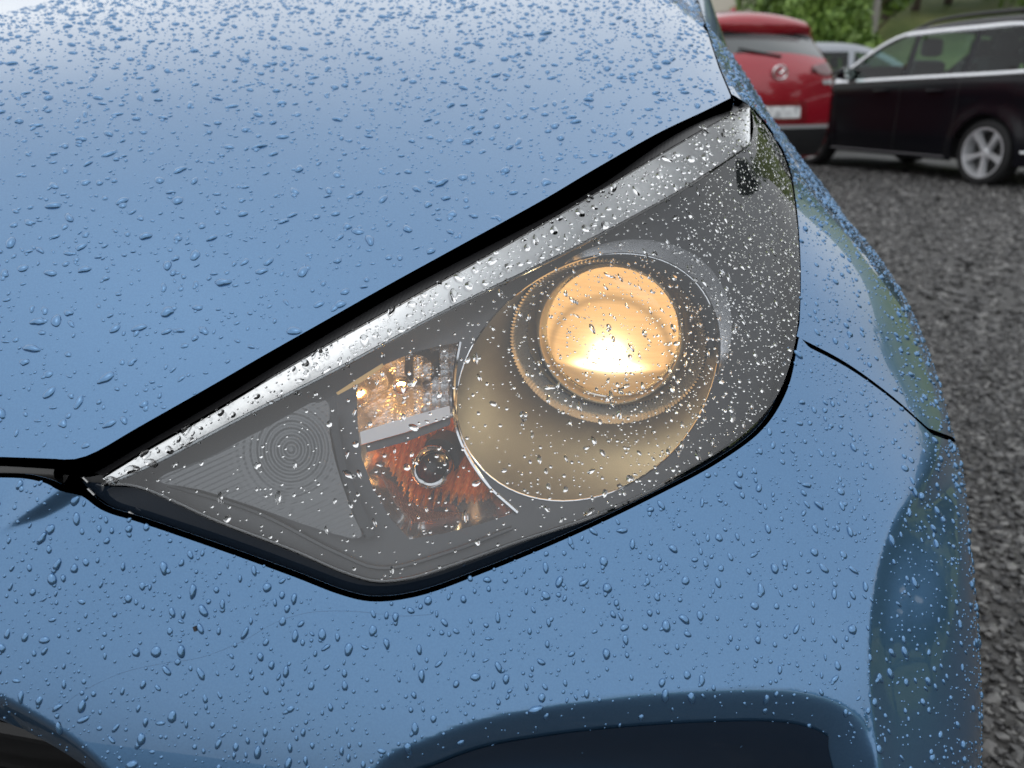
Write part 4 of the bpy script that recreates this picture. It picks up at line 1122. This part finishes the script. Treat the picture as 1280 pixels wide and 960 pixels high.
class Car:
    """body from a side profile (x forward, z up) and half widths; +y is the car's left side"""
    def __init__(s, root, prof, half, belt, tumble, wheels, R_, paint, ground_clear=.2, plan=.16, crown=.05):
        s.root = root; s.prof = resample(catmull(prof, 8), .05); s.half = half; s.belt = belt; s.tumble = tumble; s.paint = paint; s.crown = crown; s.plan = plan
        s.x0, s.x1 = s.prof[:, 0].min(), s.prof[:, 0].max(); s.wheels = wheels; s.R = R_
        bottom = []
        for wx in sorted(wheels, reverse=True):
            Ra = R_+.055; a0 = math.asin(max(-1, (ground_clear-R_)/Ra))
            bottom += [(wx+Ra*math.cos(t), R_+Ra*math.sin(t)) for t in np.linspace(a0, PI-a0, 22)]
        s.outline = np.r_[s.prof, np.array(bottom)]
    def w(s, q, round_=True):
        q = np.asarray(q, float); x, z = q[:, 0], q[:, 1]
        L = s.x1-s.x0; t = np.abs((x-(s.x0+s.x1)/2)/(L/2))
        w = s.half*(1-s.plan*np.clip((t-.55)/.45, 0, 1)**2.4)
        w = w-s.tumble*np.clip(z-s.belt, 0, 9)**1.0-.05*np.clip((.55-z)/.4, 0, 1)**2+.015*np.exp(-((z-s.belt+.12)/.1)**2)
        for wx in s.wheels:
            d = np.hypot(x-wx, z-s.R); w = w+.022*np.exp(-((d-s.R-.07)/.06)**2)
        if round_:
            d = poly_dist(q, s.prof, False); r = .10; k = np.clip(d, 0, r)
            w = w-(r-np.sqrt(np.maximum(0, r*r-(r-k)**2)))*.8
        return w
    def side(s, name, loop, sgn, m, parent, off=.004, step=.05, holes=(), smooth=True):
        uv, T = trim(resample(np.r_[loop, loop[:1]], step)[:-1] if len(loop) < 60 else loop, step, holes)
        y = s.w(uv)+off; P = np.c_[uv[:, 0], y*sgn, uv[:, 1]]
        T = T if sgn < 0 else T[:, ::-1]
        return obj(name, P, T, m, parent, smooth)
    def body(s, windows):
        for sgn in (1, -1):
            s.side('body_side', resample(np.r_[s.outline, s.outline[:1]], .04)[:-1], sgn, s.paint, s.root, 0.0, .05, windows)
        n = 13; t = np.linspace(-1, 1, n); we = s.w(s.prof)
        d = np.gradient(s.prof, axis=0); nx, nz = -d[:, 1], d[:, 0]; L = np.hypot(nx, nz); nx, nz = -nx/L, -nz/L
        cen = s.prof.mean(0); fl = np.sign((s.prof[:, 0]-cen[0])*nx+(s.prof[:, 1]-.5)*nz); 
        sg = 1 if (nz[len(nz)//2] > 0) else -1; nx, nz = nx*sg, nz*sg
        s.nx, s.nz, s.we = nx, nz, we
        V = []
        for i, (x, z) in enumerate(s.prof):
            c = s.crown*(1-t**2)
            V.append(np.c_[x+nx[i]*c, t*we[i], z+nz[i]*c])
        s.top = np.array(V)
        return s
    def skin_strip(s, name, i0, i1, m, parent, t0=-1, t1=1, off=0.0, n=13):
        t = np.linspace(t0, t1, n); V = []
        for i in range(i0, i1+1):
            c = s.crown*(1-t**2)+off
            V.append(np.c_[s.prof[i, 0]+s.nx[i]*c, t*s.we[i], s.prof[i, 1]+s.nz[i]*c])
        k = i1-i0+1; V = np.concatenate(V)
        F = [(a*n+b, a*n+b+1, (a+1)*n+b+1, (a+1)*n+b) for a in range(k-1) for b in range(n-1)]
        return obj(name, V, F, m, parent)
    def idx(s, x=None, z=None, rear=True):
        p = s.prof; h = len(p)//2
        if z is not None:
            q = np.arange(len(p)) < h if rear else np.arange(len(p)) >= h
            return int(np.argmin(np.abs(p[:, 1]-z)+np.where(q, 0, 99)+np.where(abs(p[:, 0]-(s.x0 if rear else s.x1)) < 1.2, 0, 99)))
        return int(np.argmin(np.abs(p[:, 0]-x)+np.where(p[:, 1] > s.belt-.25, 0, 99)))
    def rear(s, name, loop, m, parent, off=.006, step=.03):
        """patch laid on the tail: loop in (y, z)"""
        uv, T = trim(resample(np.r_[loop, loop[:1]], step)[:-1], step)
        h = np.argmax(s.prof[:, 1]); pz = s.prof[:h+1]; o = np.argsort(pz[:, 1])
        x = np.interp(uv[:, 1], pz[o, 1], pz[o, 0]); we = np.interp(uv[:, 1], pz[o, 1], s.we[:h+1][o])
        c = s.crown*(1-np.clip(uv[:, 0]/we, -1, 1)**2)
        # wrap past the corner on to the flank
        over = np.clip(np.abs(uv[:, 0])-we, 0, 9)
        P = np.c_[x-c-off+over*1.0, np.sign(uv[:, 0])*np.minimum(np.abs(uv[:, 0]), we+off+over*.25), uv[:, 1]]
        return obj(name, P, T, m, parent)
def rect(a, b, c, d): return np.array([(a, c), (b, c), (b, d), (a, d)], float)
def seats(root, xs, z, half):
    for x in xs:
        for y in (-half*.45, half*.45):
            mb = MB(); mb.box((x, y, z), (.16, .46, .62), Matrix.Rotation(-.2, 3, 'Y'), .05); mb.box((x-.09, y, z+.44), (.12, .26, .20), None, .05); mb.build('seat', INTERIOR, root)
HEAD = math.radians(32)
def place(root_name, label, loc, az):
    r = empty(root_name, loc, PI/2+az); return tag(r, label, 'car')
# --- black estate
bw = ground_at([(1222, 232)])[0]
f_ = np.array([-math.sin(HEAD), math.cos(HEAD)]); lft = np.array([-f_[1], f_[0]])
WB, ROH = 2.71, 1.02
base = bw[:2]-f_*ROH-lft*.86
est = place('estate_car', 'glossy black estate car with chrome window trim parked behind the red car', (base[0], base[1], 0), HEAD)
BLACKPAINT = mat('black_paint', (.006, .006, .009), .2, 0, .0, .02, spec=.3)
ep = [(.06, .22), (.02, .42), (.0, .66), (.03, .98), (.10, 1.15), (.28, 1.45), (.42, 1.55), (.75, 1.60), (1.5, 1.62), (2.2, 1.595), (2.55, 1.545), (2.95, 1.38), (3.35, 1.17), (3.62, 1.08), (4.1, 1.01), (4.55, .88), (4.72, .70), (4.77, .45), (4.72, .22)]
C1 = Car(est, ep, .91, 1.03, .30, (ROH, ROH+WB), .325, BLACKPAINT, .22)
win_r = [(.55, 1.105), (.95, 1.09), (1.38, 1.08), (1.38, 1.50), (.95, 1.50), (.62, 1.44), (.50, 1.26)]
win_m = [(1.46, 1.078), (2.16, 1.06), (2.20, 1.495), (1.46, 1.503)]
win_f = [(2.27, 1.058), (3.28, 1.03), (3.06, 1.19), (2.72, 1.385), (2.45, 1.48), (2.28, 1.493)]
dn = lambda L: resample(np.r_[np.array(L), np.array(L[:1])], .05)[:-1]
C1.body([dn(win_r), dn(win_m), dn(win_f)])
iw0, iw1 = C1.idx(x=2.62), C1.idx(x=3.33); ir0, ir1 = C1.idx(z=1.1), C1.idx(x=.34)
C1.skin_strip('tail', 0, ir0, BLACKPAINT, est); C1.skin_strip('rear_window', ir0, ir1, GLASS_DARK, est); C1.skin_strip('roof', ir1, iw0, BLACKPAINT, est)
C1.skin_strip('windscreen', iw0, iw1, GLASS_DARK, est); C1.skin_strip('bonnet', iw1, len(C1.prof)-1, BLACKPAINT, est)
for sg in (1, -1):
    for L in (win_r, win_m, win_f): C1.side('side_window', np.array(L), sg, GLASS_DARK, est, .004, .06)
    lo_ = [(.50, 1.095), (.95, 1.078), (1.5, 1.065), (2.2, 1.048), (3.32, 1.018)]; hi_ = [(3.32, 1.02), (3.08, 1.21), (2.74, 1.41), (2.46, 1.505), (2.2, 1.52), (1.46, 1.528), (.95, 1.523), (.60, 1.462)]
    for L, rr in ((lo_, .026), (hi_, .026)):
        c = resample(catmull(L, 6), .05); mb = MB(); mb.tube(np.c_[c[:, 0], (C1.w(c)+.008)*sg, c[:, 1]], rr, 6); mb.build('window_trim', STRIPCHROME, est)
    c = resample(np.array([(1.50, .255), (3.3, .255)]), .1); mb = MB(); mb.tube(np.c_[c[:, 0], (C1.w(c, False)-.005)*sg, c[:, 1]], .010, 6); mb.build('sill_strip', mat('dull_trim', (.16, .16, .17), .4, .4), est)
    c = resample(np.array([(.12, .36), (.58, .355)]), .05); mb = MB(); mb.tube(np.c_[c[:, 0], (C1.w(c, False)+.004)*sg, c[:, 1]], .013, 6); mb.build('bumper_strip', STRIPCHROME, est)
    c = catmull([(.50, 1.575), (.7, 1.64), (1.4, 1.672), (2.2, 1.645), (2.5, 1.57)], 8); mb = MB(); mb.tube(np.c_[c[:, 0], np.full(len(c), .60)*sg, c[:, 1]], .018, 8); mb.build('roof_rail', PLASTIC, est)
    for hx in (1.72, 2.52):
        mb = MB(); c = np.array([[hx, .92]]); mb.box((hx, float(C1.w(c)[0]+.018)*sg, .92), (.22, .03, .034), None, .01); mb.build('door_handle', BLACKPAINT, est)
    for L in ([(1.42, 1.06), (1.44, .6), (1.48, .3)], [(2.235, 1.05), (2.25, .6), (2.26, .28)], [(3.30, 1.01), (3.32, .6), (3.28, .28)]):
        c = resample(catmull(L, 6), .06); mb = MB(); mb.tube(np.c_[c[:, 0], (C1.w(c)-.002)*sg, c[:, 1]], .005, 4); mb.build('door_gap', BLACK, est)
    mb = MB(); mb.box((3.10, .99*sg, 1.12), (.14, .20, .13), None, .04); mr_ = mb.build('mirror', BLACKPAINT, est)
    mb = MB(); mb.box((3.02, .99*sg, 1.12), (.01, .15, .10), None, .004); mb.build('mirror_glass', mat('mirror_glass', (.8, .9, .88), .02, 1), mr_)
    mb = MB(); mb.box((4.58, .62*sg, .70), (.20, .34, .14), Matrix.Rotation(-.5*sg, 3, 'Z'), .04); mb.build('headlamp', mat('clear_lamp', (.7, .72, .75), .1, .6), est)
    C1.rear('tail_lamp', rect(.50*sg, .93*sg, .82, .98) if sg > 0 else rect(-.93, -.50, .82, .98), mat('red_lamp', (.30, .01, .012), .15, 0, 1), est)
    for wx in (ROH, ROH+WB): wheel(est, (wx, (.91-.125)*sg, .325), .325, .225, sg)
mb = MB(); mb.tube([(1.9, 0, 1.65), (1.86, 0, 1.72), (1.80, 0, 1.88)], .004, 5)
aer = mb.build('aerial', PLASTIC, est)
seats(est, (1.55, 2.55), .95, .8)
mb = MB(); mb.box((2.4, 0, .34), (4.1, 1.5, .22)); mb.box((1.4, 0, .62), (2.0, 1.5, .3)); mb.build('floor_pan', INTERIOR, est)
# --- red crossover, seen from behind
REDPAINT = mat('red_paint', (.33, .006, .018), .25, .3, 1, .02)
sr = spot(970, 8.75)
suv = place('crossover_car', 'red crossover seen from behind with white number plate and round emblem', (sr[0], sr[1], 0), HEAD+math.radians(5))
sp_ = [(.12, .28), (.04, .42), (.0, .60), (.01, .80), (.04, 1.00), (.08, 1.13), (.15, 1.23), (.36, 1.47), (.31, 1.52), (.60, 1.585), (1.2, 1.61), (1.9, 1.60), (2.4, 1.52), (2.95, 1.22), (3.2, 1.10), (3.7, 1.02), (4.1, .88), (4.25, .68), (4.27, .45), (4.2, .28)]
C2 = Car(suv, sp_, .885, 1.10, .34, (.80, .80+2.57), .335, REDPAINT, .26, plan=.12, crown=.07)
w2 = [(.62, 1.22), (1.0, 1.18), (1.0, 1.45), (.80, 1.44)]; w3 = [(1.06, 1.175), (1.72, 1.15), (1.74, 1.49), (1.06, 1.48)]; w4 = [(1.80, 1.148), (2.82, 1.11), (2.45, 1.40), (2.2, 1.48), (1.82, 1.492)]
C2.body([dn(w2), dn(w3), dn(w4)])
j0, j1 = C2.idx(z=1.24), C2.idx(z=1.44); j2, j3 = C2.idx(x=2.42), C2.idx(x=2.98)
C2.skin_strip('tailgate', 0, j0, REDPAINT, suv); C2.skin_strip('rear_screen', j0, j1, mat('dark_rear_glass', (.02, .03, .032), .03, 0, 1), suv)
C2.skin_strip('roof', j1, j2, REDPAINT, suv); C2.skin_strip('windscreen', j2, j3, GLASS_DARK, suv); C2.skin_strip('bonnet', j3, len(C2.prof)-1, REDPAINT, suv)
C2.skin_strip('roof_spoiler', C2.idx(z=1.47), C2.idx(x=.62), REDPAINT, suv, -.92, .92, .022)
C2.skin_strip('spoiler_band', C2.idx(z=1.42), C2.idx(z=1.465), PLASTIC, suv, -.96, .96, .010)  # black plastic band under the roof spoiler
C2.rear('lower_bumper', np.array([(-.90, .29), (.90, .29), (.93, .55), (.60, .585), (-.60, .585), (-.93, .55)]), PLASTIC, suv, .012)
C2.rear('bumper_lip', np.array([(-.92, .565), (.92, .565), (.90, .60), (-.90, .60)]), mat('grey_lip', (.35, .36, .37), .4), suv, .016, .02)
C2.rear('plate_recess', rect(-.36, .36, .625, .82), mat('deep_red', (.22, .006, .012), .3, .3, 1), suv, .009)
pl_ = C2.rear('number_plate', rect(-.26, .26, .665, .775), mat('plate_white', (.72, .73, .74), .4), suv, .022)
noise_color(pl_.data.materials[0], (.30, .31, .33), (.78, .79, .80), 22, 3, .30, .55, stretch=(1, 1, .5))
for sg in (1, -1):
    o_ = np.array([(.42, 1.10), (.62, 1.07), (.95, 1.07), (1.0, 1.17), (.70, 1.19), (.45, 1.155)])*[sg, 1]
    C2.rear('tail_lamp', o_, mat('dark_red_lamp', (.10, .006, .008), .12, 0, 1), suv, .016)
    o_ = np.array([(.58, .98), (.76, .98), (.78, 1.03), (.58, 1.02)])*[sg, 1]
    C2.rear('model_badge', o_, mat('badge_silver', (.7, .7, .72), .25, .7), suv, .010, .02)
    o_ = np.array([(.70, .42), (.88, .42), (.88, .47), (.70, .47)])*[sg, 1]
    C2.rear('reflector', o_, mat('red_reflector', (.35, .01, .01), .3), suv, .018, .02)
    for L in (w2, w3, w4): C2.side('side_window', np.array(L), sg, GLASS_DARK, suv, .004, .06)
    for wx in (.80, .80+2.57): wheel(suv, (wx, (.885-.12)*sg, .335), .335, .215, sg)
    mb = MB(); mb.box((2.65, .98*sg, 1.17), (.14, .20, .14), None, .04); mb.build('mirror', REDPAINT, suv)
# emblem: oval ring with a spread pair of wings
ex = -C2.crown+.03
mb = MB(); t = np.linspace(0, 2*PI, 36, endpoint=False); ec = np.array([ex+.01, 0, 1.085])
mb.tube(np.c_[np.full(36, ec[0]), .085*np.cos(t), ec[2]+.062*np.sin(t)], .009, 6, True)
wg = np.array([(-.072, .030), (-.045, .030), (-.018, .002), (0, -.012), (.018, .002), (.045, .030), (.072, .030)])
mb.tube(np.c_[np.full(7, ec[0]-.002), wg[:, 0], ec[2]+wg[:, 1]], np.array([.006, .010, .010, .011, .010, .010, .006]), 6)
mb.build('emblem', STRIPCHROME, suv)
mb = MB(); mb.tube([(.05, -.06, 1.235), (.085, .22, 1.27), (.12, .40, 1.30)], .011, 6); mb.build('rear_wiper', PLASTIC, suv)
mb = MB(); mb.add([(.75, 0.02, 1.66), (.92, .025, 1.66), (.92, -.025, 1.66), (.75, -.02, 1.66), (.76, 0, 1.74)], [(0, 1, 4), (1, 2, 4), (2, 3, 4), (3, 0, 4), (0, 3, 2, 1)]); mb.build('shark_fin_aerial', REDPAINT, suv)
seats(suv, (1.2, 2.1), .97, .8)
mb = MB(); mb.box((2.1, 0, .42), (3.6, 1.45, .25)); mb.build('floor_pan', INTERIOR, suv)
# --- silver people carrier further back
SILVER = mat('silver_paint', (.27, .29, .32), .3, .6, 1, .03)
mp_ = spot(1060, 15.8)
mpv = place('people_carrier', 'silver people carrier between the red crossover and the black estate', (mp_[0]-2.3, mp_[1]+.2, 0), -math.radians(80))
vp = [(.08, .24), (.0, .55), (.04, .95), (.16, 1.25), (.34, 1.58), (.6, 1.66), (1.6, 1.70), (2.3, 1.65), (2.8, 1.48), (3.4, 1.12), (3.8, 1.0), (4.25, .85), (4.38, .6), (4.34, .24)]
C3 = Car(mpv, vp, .90, 1.02, .26, (.82, 3.5), .32, SILVER, .24)
v2 = [(.5, 1.1), (1.25, 1.07), (1.25, 1.54), (.58, 1.52)]; v3 = [(1.32, 1.07), (2.1, 1.05), (2.1, 1.55), (1.32, 1.545)]; v4 = [(2.18, 1.05), (3.2, 1.03), (2.75, 1.38), (2.45, 1.52), (2.2, 1.55)]
C3.body([dn(v2), dn(v3), dn(v4)])
k0, k1, k2, k3 = C3.idx(z=1.1), C3.idx(x=.36), C3.idx(x=2.45), C3.idx(x=3.35)
C3.skin_strip('tailgate', 0, k0, SILVER, mpv); C3.skin_strip('rear_window', k0, k1, GLASS_DARK, mpv); C3.skin_strip('roof', k1, k2, SILVER, mpv)
C3.skin_strip('windscreen', k2, k3, GLASS_DARK, mpv); C3.skin_strip('bonnet', k3, len(C3.prof)-1, SILVER, mpv)
for sg in (1, -1):
    for L in (v2, v3, v4): C3.side('side_window', np.array(L), sg, GLASS_DARK, mpv, .004, .06)
    for wx in (.82, 3.5): wheel(mpv, (wx, .78*sg, .32), .32, .21, sg)
    mb = MB(); mb.box((3.0, .98*sg, 1.12), (.14, .2, .16), None, .04); mb.build('mirror', SILVER, mpv)
    mb = MB(); mb.box((4.2, .6*sg, .78), (.22, .34, .16), Matrix.Rotation(-.5*sg, 3, 'Z'), .04); mb.build('headlamp', mat('clear_lamp', (.7, .72, .75), .1, .6), mpv)
seats(mpv, (1.3, 2.3), .98, .8)
mb = MB(); mb.box((2.2, 0, .4), (3.7, 1.5, .25)); mb.build('floor_pan', INTERIOR, mpv)

# ------------------------------------------------------------------ rest of the blue car (behind and outside the frame)
for sg in (1, -1): 
    w = wheel(car, (0, 0, 0), .315, .20, 1); w.location = (.79*sg, .80, .315); w.rotation_euler = (0, 0, -PI/2 if sg > 0 else PI/2)
    w = wheel(car, (0, 0, 0), .315, .20, 1); w.location = (.79*sg, 3.35, .315); w.rotation_euler = (0, 0, -PI/2 if sg > 0 else PI/2)
def section(y, zl, bx, belt, roof, rx):
    return [(.86, zl), (.885, .5), (.868, .66), (bx+.065, .78), (bx+.02, .87), (bx, belt-.02), (bx-.03, belt), (rx+.05, roof-.12), (rx, roof-.04), (rx-.15, roof), (0, roof+.02)]
secs = [(1.285, .24, .69, 1.00, 1.11, .52), (1.7, .22, .70, 1.0, 1.30, .51), (2.15, .22, .715, 1.0, 1.46, .50), (2.7, .22, .73, 1.01, 1.50, .50), (3.4, .24, .75, 1.02, 1.46, .49), (3.85, .26, .74, 1.03, 1.36, .48), (4.05, .30, .72, 1.04, 1.10, .46)]
S = [section(*q) for q in secs]
for sg in (1, -1):
    for nm, a, b_, m in (('door_panel', 0, 6, PAINT), ('side_window', 6, 7, mat('car_side_glass', (.02, .028, .03), .04, 0, 1)), ('roof_edge', 7, 10, PAINT)):
        V = [(S[i][k][0]*sg, secs[i][0], S[i][k][1]) for i in range(len(S)) for k in range(a, b_+1)]; n_ = b_-a+1
        F = [(i*n_+k, i*n_+k+1, (i+1)*n_+k+1, (i+1)*n_+k) for i in range(len(S)-1) for k in range(n_-1)]
        if nm == 'roof_edge':
            ws = [f for f in F if f[0]//n_ < 2]; F = [f for f in F if f[0]//n_ >= 2]
            obj('windscreen', V, ws, mat('car_windscreen', (.02, .026, .028), .03, 0, 1), car)
        obj(nm, V, F, m, car)
V = [(x*sg, 4.05, z) for sg in (1, -1) for x, z in S[-1]]; obj('tailgate', V, [tuple(range(11))+tuple(range(21, 10, -1))], PAINT, car, False)
mb = MB(); mb.box((0, 1.9, .28), (1.5, 3.4, .1)); mb.build('underbody', BLACK, car)
# lower grille behind the bumper opening
for k in range(5):
    z = .33+k*.06; xs = np.linspace(-.42, .42, 20); mb = MB(); mb.tube(np.c_[xs, 0.16+.10*xs**2, np.full(20, z)], .008, 6); mb.build('grille_bar', BLACK, car)
# scratch in the bumper's lacquer and a stone chip
sc_ = px_curve([(58, 886), (78, 881), (100, 866), (150, 842), (200, 830), (250, 822), (300, 803), (345, 778), (385, 766), (440, 764), (500, 770), (540, 768)], -.00004, 90)
mb = MB(); mb.tube(sc_, np.where(rng.random(90) > .25, .00010, .00006), 4); mb.build('scratch', SCRATCH, bumper)
ch_ = px_curve([(243, 783), (245, 789)], -.0002, 2); mb = MB(); mb.tube(ch_, .0011, 6); mb.build('stone_chip', mat('bare_chip', (.015, .015, .018), .7), bumper)
